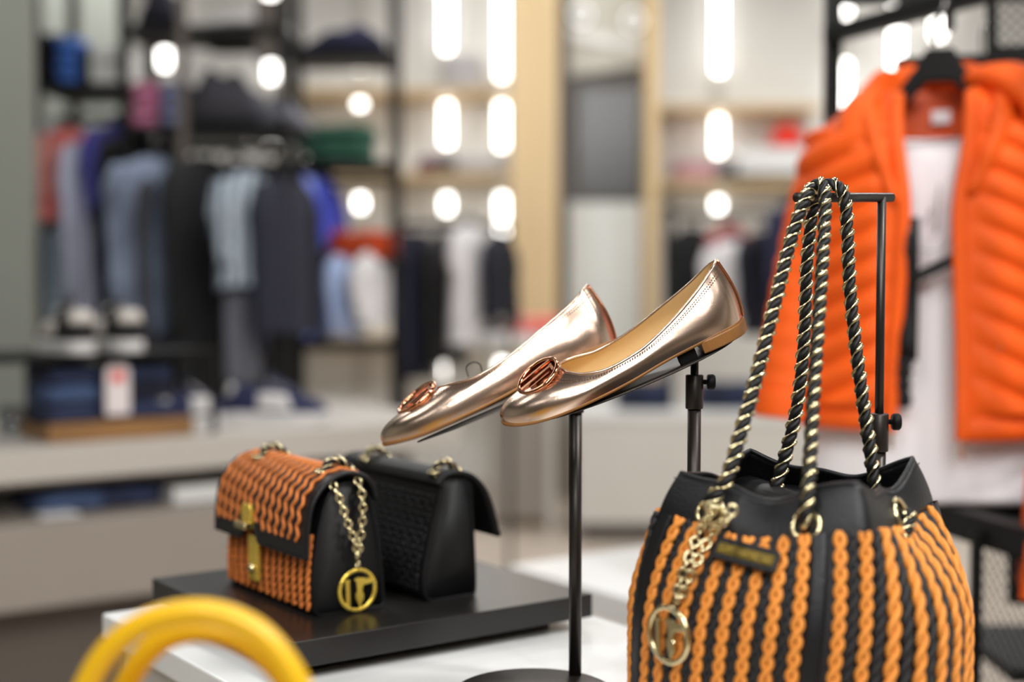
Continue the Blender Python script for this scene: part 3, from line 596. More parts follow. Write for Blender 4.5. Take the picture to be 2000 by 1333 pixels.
# ------------------------------------------------------------------ gold ballet flats
def flat_shoe(pos, yaw, tilt, roll, s, label, asy=0.):
    Mx = Matrix.Rotation(yaw, 3, 'Z') @ Matrix.Rotation(-tilt, 3, 'Y') @ Matrix.Rotation(roll, 3, 'X')
    f = lambda q: Vector(pos) + Mx @ (Vector(q) * s)
    Op = [(0, 0, .0095), (.0035, .012, .0085), (.016, .026, .006), (.04, .0355, .0035), (.075, .0390, .0035), (.12, .0345, .0055), (.165, .0290, .0105), (.205, .0275, .0135), (.230, .0185, .0135), (.2405, 0, .0135)]
    Tp = [(.068, 0, .0355), (.0694, .010, .0348), (.0745, .0195, .0325), (.087, .0268, .0290), (.108, .0312, .0262), (.142, .0290, .0310), (.178, .0240, .0430), (.21, .0192, .0565), (.2285, .0115, .0665), (.2365, 0, .0705)]
    A, B = [], []
    for i, (o, t_) in enumerate(zip(Op, Tp)):
        o, t_ = V(*o), V(*t_); k = [1, 1, .95, .8, .5, .2, 0, 0, 0, 0][i]; dz = t_.z - o.z
        out = V(-1, 0, 0) if i == 0 else V(1, 0, 0) if i == 9 else V(0, 1, 0)
        if i in (1, 2): out = V(-.8, .6, 0)
        if i == 8: out = V(.6, .8, 0)
        side_a = o + out * .0045 + V(0, 0, dz * .42); toe_a = o + out * .0035 + V(0, 0, .0165)
        side_b = t_ + out * .0042 - V(0, 0, dz * .33); m_ = o.lerp(t_, .38); toe_b = V(m_.x, m_.y * 1.08, t_.z - .0045)
        A.append(side_a.lerp(toe_a, k)); B.append(side_b.lerp(toe_b, k))
    NS = 10; rows = loft(Op, Tp, A, B, NS, 18); n_ = len(rows[0])
    # outer side of the foot is cut lower than the inner side
    for r_ in rows:
        for q in r_: q.z += asy * (q.y / .031) * min(1, max(0, (q.z - .009) / .022)) * sst(.04, .09, q.x) * (1 - sst(.17, .235, q.x))
    t = thing('ballet_flat', f((.12, 0, 0)), label, 'shoe', 'pair of rose gold ballet flats')
    MB().grid(rows, True).tf(f).build('upper', M_shoe, t)
    # lining a little inside the upper
    lin_ = []
    for k, r in enumerate(rows):
        rr_ = []
        for i in range(n_):
            du_ = r[(i + 1) % n_] - r[i - 1]; dv_ = rows[min(18, k + 1)][i] - rows[max(0, k - 1)][i]; nn = du_.cross(dv_).normalized(); ref = V(.12, 0, r[i].z * .3 + .004) - r[i]
            if r[i].x < .075: ref = V(.06, 0, .01) - r[i]
            if nn.dot(ref) < 0: nn.negate()
            rr_.append(r[i] + nn * .0016)
        lin_.append(rr_)
    MB().grid([lin_[k] for k in range(0, 19)], True).tf(f).build('lining', M_lining, t)
    MB().grid([[V(q.x * .98 + .002, q.y * .93, q.z + .003) for q in rows[0]]] + [[V(q.x * .5 + .06, q.y * .4, q.z + .0035) for q in rows[0]]], True, False, True).tf(f).build('insole', M_lining, t)
    MB().tube([f(q) for q in rows[-1]], .0013 * s, 8, True).build('topline_binding', M_shoe, t)
    # outsole: thin, stopping short of the heel breast, plus heel block
    ed = rows[0]
    sole = [[V(q.x + (-.0012 if q.x < .03 else 0), q.y * sc, q.z + dz) for q in ed] for (sc, dz) in ((.93, -.0030), (.99, -.0026), (1.008, -.0006), (.99, .0004))]
    MB().grid(sole, True, True, True).tf(f).build('outsole', M_sole, t)
    hp = [q for q in ed if q.x >= .19]; side = [V(q.x, q.y, 0) for q in hp]
    side.sort(key=lambda q: math.atan2(q.y, q.x - .205))
    ring = [V(.193, -.0275, 0)] + [q for q in side if q.x > .196] + [V(.193, .0275, 0)]
    hb = [[V(q.x + (.0012 if q.x > .22 else 0) * (z > .005), q.y * sc, z) for q in ring] for (z, sc) in ((0, .97), (.001, 1.0), (.0105, 1.02), (.0118, 1.0))]
    MB().grid(hb, True, True, True).tf(f).build('heel', M_sole, t, smooth=False)
    # back seam
    MB().tube([f(rows[k][(n_) // 2] + V(.0006, 0, 0)) for k in range(0, 19)], .0012 * s, 6).build('back_seam', M_rose, t)
    # double row of stitching below the top line
    sb = MB(); topl = rows[-1]
    for kr, tt in ((15.9, 0), (14.9, 1)):
        k0 = int(kr); fr = kr - k0; line = [rows[k0][i].lerp(rows[k0 + 1][i], fr) for i in range(n_)]
        d = 0.; pts = []
        for i in range(n_):
            a_, b_ = line[i], line[(i + 1) % n_]; L_ = (b_ - a_).length; c = math.ceil(d / .0026) * .0026
            while c < d + L_:
                pts.append((a_.lerp(b_, (c - d) / L_), (b_ - a_).normalized(), i)); c += .0026
            d += L_
        for q, dr, i in pts:
            nrm = (dr.cross(rows[k0 + 1][i] - rows[k0][i])).normalized()
            if nrm.dot(V(0, q.y, 0)) < 0 and abs(q.y) > .004: nrm.negate()
            e = dr * .0007; w = dr.cross(nrm) * .0005; c = q + nrm * .0002
            sb.add([f(c - e - w), f(c + e - w), f(c + e + w), f(c - e + w), f(c + nrm * .0005)], [(0, 1, 4), (1, 2, 4), (2, 3, 4), (3, 0, 4)])
    o = sb.build('stitching', M_stitch, t, False); o['kind'] = 'stuff'
    # round openwork emblem on the vamp
    c = V(.0465, -.004, .0358); sl = R(17); x = V(math.cos(sl), .0, math.sin(sl)).normalized(); rl = R(17)
    y = Matrix.Rotation(rl, 3, x) @ V(0, 1, 0); z = x.cross(y); X, Y_, Z = Mx @ x, Mx @ y, Mx @ z; cc = f(c)
    em = MB().torus(cc, Z, .0212 * s, .0021 * s, 40, 10).build('emblem', M_rose, t); RR = .0212 * s
    MB().lathe(cc - Z * .0012 * s, [(0, 0), (.0202 * s, 0), (.0202 * s, .0006), (0, .0008)], 36, Z).build('backing_plate', mat('dark_copper', (120, 66, 44), .25, metal=1.), em)
    def bar(a, b, w): # a,b in emblem plane units of RR
        MB().bar(cc + (X * a[0] + Y_ * a[1]) * RR, cc + (X * b[0] + Y_ * b[1]) * RR, w * s, .0026 * s, Z).build('emblem_bar', M_rose, em, False, .0004)
    bar((.82, .45), (-.82, .45), .003); bar((.78, -.05), (-.95, -.05), .0042); bar((.72, -.5), (.72, .12), .0034); bar((-.55, -.45), (.5, -.45), .0022)
    return f, Mx, t
f1, M1, sh1 = flat_shoe((-.0055, 1.3042, 1.1588), 0, .3974, .125, 1.0, 'rose gold metallic ballet flat in front, its tan lining showing', .0045)
toe2 = P(755, 884, 1.388)
f2, M2, sh2 = flat_shoe((toe2.x, 1.388, toe2.z), .03, .403, -.11, 1.04, 'rose gold metallic ballet flat behind, half hidden by the front shoe', -.006)
MB().tube([f2(q) for q in cr([(.098, .028, .036), (.10, .029, .0455), (.108, .029, .0475), (.113, .029, .043), (.112, .030, .036)], 4)], .0006, 6).build('tag_loop', M_rubber, sh2)
# ---- shoe stands
def shoe_stand(f, Mx, s, pX, pY, bX, bY, label, stop=True, cl=0.):
    t = thing('shoe_stand', (bX, bY, zTab), label, 'stand', 'shoe stands on the white table')
    rows = []; cx, cy = .128, -.001; n = 36
    for (k, z) in ((.02, -.0062), (.6, -.0058), (.97, -.0036), (1.0, -.0030), (.99, -.0018), (.6, -.0030), (.02, -.0032)):
        rows.append([f((cx + .098 * k * math.cos(2 * math.pi * i / n), cy + .038 * k * math.sin(2 * math.pi * i / n), z)) for i in range(n)])
    MB().grid(rows, True, True, True).build('tilted_plate', M_metal, t)
    if stop:
        bxm = MB().box((.178, -.017, .0035), (.017, .012, .0125)).tf(f).build('rubber_stop', M_rubber, t, False, .001)
    # height where the post meets the plate
    best = min(((f((cx + a * .004, cy + b * .006, -.006))) for a in range(-22, 23) for b in range(-5, 6)), key=lambda q: (q.x - pX) ** 2 + (q.y - pY) ** 2)
    zt_ = best.z
    MB().tube([(pX, pY, zt_ - .075 + cl), (pX, pY, zt_ + .001)], .0038, 14).build('inner_rod', M_metal, t)
    MB().lathe((pX, pY, zt_ - .050 + cl), [(.0, 0), (.0078, 0), (.0082, .001), (.0082, .031), (.0074, .032), (0, .032)], 20).build('clamp_sleeve', M_metal, t)
    MB().lathe((pX + .0075, pY, zt_ - .025 + cl), [(.0022, 0), (.0022, .004), (.0065, .0045), (.0072, .006), (.0072, .010), (.006, .0115), (0, .0118)], 18, (1, 0, 0)).build('clamp_knob', M_rubber, t)
    MB().tube([(pX, pY, zTab + .004), (pX, pY, zt_ - .048 + cl)], .0063, 18).build('post', M_metal, t)
    MB().lathe((bX, bY, zTab), [(.0, 0), (.073, 0), (.075, .001), (.075, .004), (.073, .005), (0, .0052)], 48).build('base_plate', M_metal, t)
    return t
q = P(1356, 800, 1.315)
shoe_stand(f1, M1, 1, q.x, q.y, q.x + .01, q.y - .02, 'dark metal shoe stand with knob under the front shoe')
q = P(1124, 900, 1.385); bq = P(1043, 1340, 1.335)
shoe_stand(f2, M2, 1.03, q.x, q.y, bq.x, 1.335, 'dark metal shoe stand under the rear shoe', False, .016)
# ------------------------------------------------------------------ cords
def frame_path(pts, nrm):
    """tangent/side per point from positions and surface normals"""
    out = []; m = len(pts)
    for i in range(m):
        T = (pts[min(i + 1, m - 1)] - pts[max(i - 1, 0)]).normalized(); N_ = (nrm[i] - T * nrm[i].dot(T)).normalized(); out.append((pts[i], T, N_, T.cross(N_)))
    return out
def resample(pts, step):
    out = [pts[0]]; acc = 0.; L = sum((pts[i + 1] - pts[i]).length for i in range(len(pts) - 1)); n = max(2, int(L / step)); st = L / n; tgt = st; d = 0.
    for i in range(len(pts) - 1):
        l = (pts[i + 1] - pts[i]).length
        while tgt <= d + l + 1e-9 and len(out) <= n:
            out.append(pts[i].lerp(pts[i + 1], (tgt - d) / l)); tgt += st
        d += l
    return out
def chain_cord(surf, t0, t1, period, amp, rad, lift, ph=0., nf=.25, wave=False):
    """plaited cord lying on a surface: surf(t)->(pos, normal)"""
    M_ = 60; raw = [surf(t0 + (t1 - t0) * i / M_) for i in range(M_ + 1)]
    pts = [q[0] for q in raw]; L = sum((pts[i + 1] - pts[i]).length for i in range(M_)); n = max(8, int(L / period * 9)); mb = MB()
    cum = [0.]
    for i in range(M_): cum.append(cum[-1] + (pts[i + 1] - pts[i]).length)
    fr = []; j = 0
    for i in range(n + 1):
        d = L * i / n
        while j < M_ - 1 and cum[j + 1] < d: j += 1
        w = (d - cum[j]) / max(1e-9, cum[j + 1] - cum[j]); fr.append((pts[j].lerp(pts[j + 1], w), raw[j][1].lerp(raw[j + 1][1], w).normalized(), d))
    fp = frame_path([q[0] for q in fr], [q[1] for q in fr])
    for sg in ((1,) if wave else (-1, 1)):
        path = []
        for (p_, T, N_, B_), (_, _, d) in zip(fp, fr):
            a_ = math.pi * d / period + ph
            path.append(p_ + N_ * (lift + rad * nf * sg * math.cos(a_)) + B_ * (amp * sg * math.sin(a_)))
        mb.tube(path, rad, 7)
    return mb
def chain_links(pts, ll, lw, r):
    pts = resample([Vector(q) for q in pts], ll * .78); mb = MB()
    for i in range(len(pts) - 1):
        a_, b_ = pts[i], pts[i + 1]; T = (b_ - a_).normalized(); o = T.orthogonal().normalized(); o = Matrix.Rotation((.9 if i % 2 else -.65), 3, T) @ o
        B_ = T.cross(o); c = (a_ + b_) / 2; n = 14
        mb.tube([c + T * (ll / 2 * math.cos(2 * math.pi * k / n)) + B_ * (lw / 2 * math.sin(2 * math.pi * k / n)) for k in range(n)], r, 7, True)
    return mb
def logo_charm(parent, c, xa, za, Rr, m, name='ring_emblem'):
    """open ring holding an upright bar and a tapering flag-shaped letter"""
    c, xa, za = Vector(c), Vector(xa).normalized(), Vector(za).normalized(); nz = xa.cross(za)
    rg = MB()
    k = 48; rows = []
    for (r_, h) in ((.86, -.07), (1.0, -.07), (1.03, 0), (1.0, .07), (.86, .07), (.84, 0)):
        rows.append([c + (xa * math.cos(2 * math.pi * i / k) + za * math.sin(2 * math.pi * i / k)) * Rr * r_ + nz * Rr * h for i in range(k)])
    rows.append(rows[0]); rg.grid(rows, True); o = rg.build(name, m, parent)
    P_ = lambda poly, nm: MB().prism([(a * Rr, b * Rr) for a, b in poly], c, xa, za, Rr * .06).build(nm, m, o, False, Rr * .03)
    P_([(-.66, .52), (-.40, .52), (-.40, .44), (-.42, .40), (-.38, -.78), (-.58, -.66), (-.62, .40), (-.66, .42)], 'emblem_bar')
    P_([(-.18, .50), (.02, .58), (.30, .54), (.78, .44), (.84, .26), (.32, .20), (.27, .05), (.25, -.12), (.33, -.22), (.32, -.46), (.20, -.64), (.14, -.86), (.06, -.66), (-.06, -.42), (-.08, -.22), (.0, -.08), (-.02, .14), (-.05, .36)], 'emblem_flag')
    return o
# ------------------------------------------------------------------ small striped flap bag
KB = G(614, 1207, zP); BW, BD, BH = .215, .084, .146
bagA = thing('flap_handbag', V(KB.x, KB.y, zP) + W_ * BW / 2 + U * BD / 2, 'small orange and black corded flap handbag with gold turn lock', 'handbag')
fa = lambda a, b, z: V(KB.x, KB.y, zP) + W_ * a + U * b + V(0, 0, z)
bprof = cr([(.006, 0, .0), (0, 0, .006), (-.001, 0, .04), (.003, 0, .08), (.012, 0, .115), (.022, 0, .132), (.04, 0, .138), (.058, 0, .132), (.07, 0, .112), (.08, 0, .06), (.085, 0, .006), (.079, 0, 0)], 3)
rows = []
for j, (a_, sc) in enumerate([(0, .93), (.004, .985), (.012, 1), (.05, 1.0), (.1, 1.005), (.15, 1.0), (BW - .012, 1), (BW - .004, .985), (BW, .93)]):
    rows.append([fa(a_, .042 + (q.x - .042) * sc, max(.0, q.z * (.985 + .015 * sc))) for q in bprof])
MB().grid(rows, True, True, True).build('body', M_blk2, bagA)
# piping round the near side panel
MB().tube([fa(.0005, .042 + (q.x - .042) * .97, .001 + q.z * .995) for q in bprof], .0016, 8, True).build('piping', M_blk, bagA)
fprof = cr([(.072, 0, .118), (.064, 0, .138), (.046, 0, .1485), (.026, 0, .1475), (.008, 0, .137), (-.005, 0, .118), (-.010, 0, .09), (-.0115, 0, .06)], 6)
LA = BW * .60
def zend(a_):
    d = abs(a_ - LA); return .064 + .019 * (1 - sst(.010, .024, d))
def flap_pt(a_, t_):
    k = t_ * (len(fprof) - 1); i = min(int(k), len(fprof) - 2); q = fprof[i].lerp(fprof[i + 1], k - i)
    ze = zend(a_); T = (fprof[i + 1] - fprof[i]).normalized(); N_ = V(-T.z, 0, T.x) 
    if N_.x > 0 and t_ > .5: N_.negate()
    if N_.z < 0 and t_ <= .5: N_.negate()
    if q.z < .118 and t_ > .5: q = V(q.x, 0, .118 - (.118 - q.z) * (.118 - ze) / (.118 - .06))
    return fa(a_, q.x, q.z), (U * N_.x + V(0, 0, N_.z)).normalized()
rows = []
na = 60
for j in range(na + 1):
    a_ = -.007 + (BW + .012) * j / na
    rows.append([flap_pt(a_, k / 36)[0] for k in range(37)])
MB().grid(rows).build('flap', M_blk, bagA, solid=.0035)
# raised black edging of the flap
edge = [flap_pt(-.007, k / 36) for k in range(37)] + [flap_pt(-.007 + (BW + .012) * j / na, 1) for j in range(na + 1)] + [flap_pt(BW + .005, k / 36) for k in range(36, -1, -1)]
MB().tube([q + n_ * .0005 for q, n_ in edge], .0024, 8).build('flap_edging', M_blk, bagA)
for i in range(13):
    a_ = .012 + i * (BW - .018) / 12
    def sf(t_, a_=a_):
        return flap_pt(a_, t_)
    # stop the cord above the plain border
    t1_ = 1.0
    while flap_pt(a_, t1_)[0].z - zP < zend(a_) + .0155: t1_ -= .01
    chain_cord(sf, .10, t1_, .0080, .0022, .0020, .0028, i * .9, .1, True).build('cord', M_orcord2, bagA)
for i in range(12):
    a_ = .020 + i * (BW - .018) / 12
    t1_ = 1.0
    while flap_pt(a_, t1_)[0].z - zP < zend(a_) + .0155: t1_ -= .01
    chain_cord(lambda t_, a_=a_: flap_pt(a_, t_), .10, t1_, .0092, .0008, .0017, .0018, i).build('cord', M_blkcord, bagA)
def front_pt(a_, t_):
    z = .006 + (.085 - .006) * t_; b = min(bprof[:14], key=lambda q: abs(q.z - z)).x if False else (-.001 + .004 * sst(.03, .08, z) + .001 * (1 - sst(0, .03, z)))
    return fa(a_, b, z), -U
for i in range(13):
    a_ = .010 + i * (BW - .020) / 12
    chain_cord(lambda t_, a_=a_: front_pt(a_, t_), .0, 1., .0088, .0016, .0021, .0014, i * .7, .55).build('cord', M_orcord2, bagA)
# gold turn lock
lk = thing  # (parts follow)
c = flap_pt(LA, .965)[0] - U * .0035
lp = MB().prism([(-.011, -.010), (.011, -.010), (.0125, .012), (.008, .017), (-.008, .017), (-.0125, .012)], c, -W_, (0, 0, 1), .0022).build('lock_plate', M_gold2, bagA, False, .0008)
MB().box(c - U * .006 - V(0, 0, .006), (.010, .028, .008), rot2(YAW)).build('turn_bar', M_gold, lp, False, .002)
c2 = fa(LA, -.0065, .044)
l2 = MB().prism([(-.011, -.026), (.011, -.026), (.012, .024), (-.012, .024)], c2, -W_, (0, 0, 1), .0025).build('lower_lock_plate', M_gold2, bagA, False, .0008)
MB().lathe(c2 - U * .002 - V(0, 0, .012), [(0, 0), (.0055, 0), (.006, .002), (.0035, .006), (0, .007)], 16, -U).build('lock_stud', M_gold, l2)
# grommets and chain of the shoulder strap on top
for a_, nm in ((.030, 0), (BW - .03, 1)):
    pass
def strap_bits(fa_, a_list, b0, ztop, parent):
    for a_ in a_list:
        pts = [fa_(a_, b0 - .014, ztop - .004), fa_(a_ + .002, b0 - .006, ztop + .007), fa_(a_ + .004, b0 + .006, ztop + .010), fa_(a_ + .004, b0 + .018, ztop + .003), fa_(a_ + .004, b0 + .032, ztop - .012)]
        pts = cr(pts, 8); braid(pts, parent, .0046)
def braid(path, parent, rad, pitch=None, name='chain_strap', label=None):
    """leather cord plaited through a gold chain"""
    pitch = pitch or rad * 5.2; pts = resample([Vector(q) for q in path], pitch / 11); T0 = (pts[1] - pts[0]).normalized(); u = T0.orthogonal().normalized()
    fr = []; d = 0.
    for i in range(len(pts)):
        T = (pts[min(i + 1, len(pts) - 1)] - pts[max(0, i - 1)]).normalized(); u = (u - T * u.dot(T)).normalized(); fr.append((pts[i], u.copy(), T.cross(u), d)); d += pitch / 11
    lea, gol = MB(), MB()
    for k in range(2):
        ph = math.pi * k
        lea.tube([p_ + (a_ * math.cos(2 * math.pi * d / pitch + ph) + b_ * math.sin(2 * math.pi * d / pitch + ph)) * rad * .5 for p_, a_, b_, d in fr], [rad * (.52 + .05 * math.sin(4 * math.pi * d / pitch)) for _, _, _, d in fr], 8)
        ph = math.pi * k + math.pi / 2
        gol.tube([p_ + (a_ * math.cos(2 * math.pi * d / pitch + ph) + b_ * math.sin(2 * math.pi * d / pitch + ph)) * rad * .80 for p_, a_, b_, d in fr], [rad * (.28 + .19 * math.sin(4 * math.pi * d / pitch + k)) for _, _, _, d in fr], 8)
    o_ = lea.build(name, M_blk2, parent); gol.build('gold_chain', M_gold, o_)
    if label: o_['label'] = label
strap_bits(fa, (.022, BW - .04), .036, .150, bagA)
for a_ in (.022, BW - .04): MB().torus(fa(a_, .02, .1495), (0, 0, 1), .0062, .0014, 20, 8).build('grommet', M_gold, bagA)
# hanging charm on the near side panel
top = fa(-.006, .018, .136)
ch = MB(); CH1 = cr([fa(-.002, .020, .140), fa(-.009, .024, .128), fa(-.0095, .034, .10), fa(-.0085, .045, .072), fa(-.0075, .047, .058)], 8); CH2 = cr([fa(-.002, .050, .143), fa(-.009, .052, .128), fa(-.0095, .0525, .10), fa(-.0085, .049, .072), fa(-.0075, .048, .058)], 8)
charm = thing('bag_charm', fa(-.008, .045, .04), 'yellow gold ring charm hanging by two chains from the striped flap bag', 'bag charm')
chain_links(CH1, .0088, .0074, .0015).build('chain', M_gold, charm); chain_links(CH2, .0088, .0074, .0015).build('chain', M_gold, charm)
MB().torus(fa(-.0078, .0475, .0515), U, .0040, .0011, 18, 8).build('link_ring', M_gold, charm)
logo_charm(charm, fa(-.0078, .047, .0245), U, (0, 0, 1), .0228, M_gold2)
# ------------------------------------------------------------------ small black flap bag behind
KB2 = G(832, 1178, zP)
bagB = thing('black_flap_handbag', V(KB2.x, KB2.y, zP) + W_ * .1 + U * .03, 'small black woven flap handbag turned away on the plinth', 'handbag')
fb = lambda a, b, z: V(KB2.x, KB2.y, zP) + W_ * a + U * b + V(0, 0, z)
M_wv = mat('black_woven_leather', (26, 26, 28), .42, kind='weave', bump=1., bscale=70, scale=(1, 1, 1)); M_wv.node_tree.nodes['Bump'].inputs['Distance'].default_value = .004
bp2 = cr([(.006, 0, .0), (-.001, 0, .006), (-.004, 0, .03), (.006, 0, .075), (.018, 0, .118), (.022, 0, .128), (.03, 0, .132), (.048, 0, .132), (.057, 0, .128), (.060, 0, .118), (.064, 0, .06), (.066, 0, .006), (.060, 0, 0)], 3)
rows = []
for a_, sc in [(0, .95), (.004, .99), (.012, 1), (.06, 1), (.11, 1), (.16, 1), (.2, 1), (.21, .99), (.215, .95)]:
    rows.append([fb(a_, .034 + (q.x - .034) * sc, q.z) for q in bp2])
MB().grid(rows, True, True, True).build('body', M_blk2, bagB)
# woven back panel: interlaced leather strips
npan = 0
for i in range(21):
    a_ = .012 + i * .0097; pts = []
    for k in range(41):
        z = .012 + .104 * k / 40; b = -.004 + .0225 * sst(.02, .125, z) * 1.0
        pts.append(fb(a_, b - .0012 - .0010 * math.sin(math.pi * (k / 2.0 + i)), z))
    MB().tube(pts, .0042, 8, flat=.45, up=-U).build('woven_strip', M_blk, bagB)
for k in range(15):
    z = .014 + k * .0071; b = -.004 + .0225 * sst(.02, .125, z); pts = []
    for i in range(64):
        a_ = .008 + i * .2 / 63; pts.append(fb(a_, b - .0012 + .0010 * math.sin(math.pi * ((z - .012) / .104 * 20 + (a_ - .012) / .0097)), z))
    MB().tube(pts, .0030, 6, flat=.45, up=-U).build('woven_strip', M_blk, bagB)
MB().tube([fb(.0005, .034 + (q.x - .034) * .97, .001 + q.z * .99) for q in bp2], .0015, 8, True).build('piping', M_blk, bagB)
fp2 = cr([(.016, 0, .128), (.024, 0, .138), (.042, 0, .140), (.060, 0, .134), (.076, 0, .118), (.086, 0, .095), (.094, 0, .066)], 6)
MB().grid([[fb(-.004 + .223 * j / 12, q.x, q.z) for q in fp2] for j in range(13)]).build('flap', M_blk2, bagB, solid=.0045)
MB().tube([fb(-.004 + .223 * j / 12, fp2[-1].x, fp2[-1].z) for j in range(13)], .0032, 8).build('flap_edging', M_blk, bagB)
strap_bits(fb, (.012, .165), .030, .140, bagB)
for a_ in (.012, .165): MB().torus(fb(a_, .018, .1405), (0, 0, 1), .0062, .0014, 20, 8).build('grommet', M_gold, bagB)
# ------------------------------------------------------------------ large striped bucket bag
BY = 1.17; BC = V(.2375, BY, zTab)
zB_, zC_, zM_ = zTab + .001, H - .197, H - .156
bag = thing('bucket_handbag', BC, 'large orange and black corded bucket bag with black leather collar', 'handbag')
TH = R(-77)
def rad_at(phi, corner, mids):
    d = (phi - TH) % (2 * math.pi); i = int(d // (math.pi / 2)) % 4; dl = d - i * math.pi / 2 - math.pi / 4
    return corner + (mids[i] - corner) * max(0, math.cos(2 * dl)) ** .9
# sides in order from the front-right corner: right, back, left, front
def body_pt(phi, t_):
    phi = phi - R(9) * t_
    w = sst(0, .5, t_) ; r0 = rad_at(phi, .122, (.086, .100, .086, .100)); r1 = .1340 + .003 * math.cos(4 * (phi - TH)) - .012 * sst(.75, 1, t_)
    # quick rounding at the shoulder
    w = .0 + 1.0 * (math.sin(min(1, t_ / .42) * math.pi / 2) ** .85)
    r = r0 + (r1 - r0) * w
    z = zC_ + (zB_ - zC_) * t_ + .006 * (1 - w) * math.cos(4 * (phi - TH))
    return V(BC.x + r * math.cos(phi), BC.y + r * math.sin(phi), z)
def body_s(phi, t_):
    p_ = body_pt(phi, t_); e = 1e-3; a_ = body_pt(phi + e * 8, t_) - body_pt(phi - e * 8, t_); b_ = body_pt(phi, min(1, t_ + e * 10)) - body_pt(phi, max(0, t_ - e * 10))
    n_ = b_.cross(a_).normalized(); out = V(math.cos(phi), math.sin(phi), .0)
    if n_.dot(out) < 0: n_.negate()
    return p_, n_
NP = 120
rows = [[body_pt(2 * math.pi * k / NP, j / 24) for k in range(NP)] for j in range(25)]
MB().grid(rows, True, False, True).build('body', M_blkcord, bag)
strip_phi = [R(-162), R(-93.5), R(10), R(86.5)]
phs = [(-86.2, 1), (-78.0, 1)] + [(-68.5 + 11.5 * k, 1.18) for k in range(7)] + [(18.5 + 8.2 * k, 1) for k in range(8)] + [(94.5 + 8.6 * k, 1) for k in range(12)] + [(-155.0 + 8.05 * k, 1) for k in range(8)]
for k, (pd, sc) in enumerate(phs):
    chain_cord(lambda t_, phi=R(pd): body_s(phi, t_), .0, .97, .0125 * sc, .0029 * sc, .0025 * sc, .0032, k * .8, .35).build('cord', M_orcord, bag)
    nd = phs[k + 1][0] if k + 1 < len(phs) else pd + 8.1
    if 0 < nd - pd < 13: pb = (pd + nd) / 2
    else: pb = pd + 4.1
    if min(abs((R(pb) - s_ + math.pi) % (2 * math.pi) - math.pi) for s_ in strip_phi) > R(2.5):
        chain_cord(lambda t_, phi=R(pb): body_s(phi, t_), .0, .97, .0105 * sc, .0026 * sc, .0024 * sc, .0018, k * 1.3).build('cord', M_blkcord, bag)
for s_ in strip_phi:
    rows = []
    for j in range(25):
        rows.append([body_s(s_ + R(w), j / 24 * .98)[0] + body_s(s_ + R(w), j / 24 * .98)[1] * (.0042 if abs(w) < 3 else .001) for w in (-3.3, -2.9, -1.2, 0, 1.2, 2.9, 3.3)])
    MB().grid(rows).build('leather_strip', M_blk, bag)
# collar
def col_pt(phi, t_):
    r0 = rad_at(phi, .1245, (.088, .102, .088, .1025)); r1 = rad_at(phi, .104, (.070, .076, .066, .076)); r = r0 + (r1 - r0) * t_ + .004 * math.sin(math.pi * t_)
    d = (phi - TH) % (math.pi / 2) - math.pi / 4; dip = max(0, math.cos(2 * d)); z = (zC_ - .010) + (zM_ - zC_ + .010 - .017 * dip) * t_ + .003 * math.sin(7 * phi) * t_
    return V(BC.x + r * math.cos(phi), BC.y + r * math.sin(phi), z)
NQ = 160
rows = [[col_pt(2 * math.pi * k / NQ, j / 10) for k in range(NQ)] for j in range(11)]
MB().grid(rows, True).build('leather_collar', M_blk, bag, solid=.0035)
MB().tube([col_pt(2 * math.pi * k / NQ, 1.0) for k in range(NQ)], .0022, 8, True).build('collar_rim', M_blk, bag)
st_ = MB()
for k in range(0, 300):
    a_ = 2 * math.pi * k / 300; q = col_pt(a_, .9); n_ = V(math.cos(a_), math.sin(a_), .5).normalized(); d_ = (col_pt(a_ + .008, .9) - q)
    st_.tube([q + n_ * .0022 - d_ * .6, q + n_ * .0022 + d_ * .6], .0004, 4)
o = st_.build('stitching', M_blkcord, bag); o['kind'] = 'stuff'
# pale lining inside
rows = [[col_pt(2 * math.pi * k / 60, .55) * 1.0 + (V(BC.x, BC.y, 0) - V(col_pt(2 * math.pi * k / 60, .55).x, col_pt(2 * math.pi * k / 60, .55).y, 0)) * w - V(0, 0, .0) for k in range(60)] for w in (.05, .5, .95)]
MB().grid(rows, True).build('lining', M_blk2, bag)
def col_n(phi, t_):
    a_ = col_pt(phi + .02, t_) - col_pt(phi - .02, t_); b_ = col_pt(phi, t_ + .05) - col_pt(phi, t_ - .05); n_ = a_.cross(b_).normalized()
    return n_ if n_.dot(V(math.cos(phi), math.sin(phi), 0)) > 0 else -n_
grom = {'fl': (R(-144), .50), 'fr': (R(-98), .42), 'r': (R(-33), .42), 'br': (R(55), .5), 'bl': (R(100), .5)}
for k_, (ph, t_) in grom.items():
    MB().torus(col_pt(ph, t_) + col_n(ph, t_) * .0025, col_n(ph, t_), .0145 if k_ == 'r' else .0105, .0022, 26, 10).build('grommet', M_gold, bag)
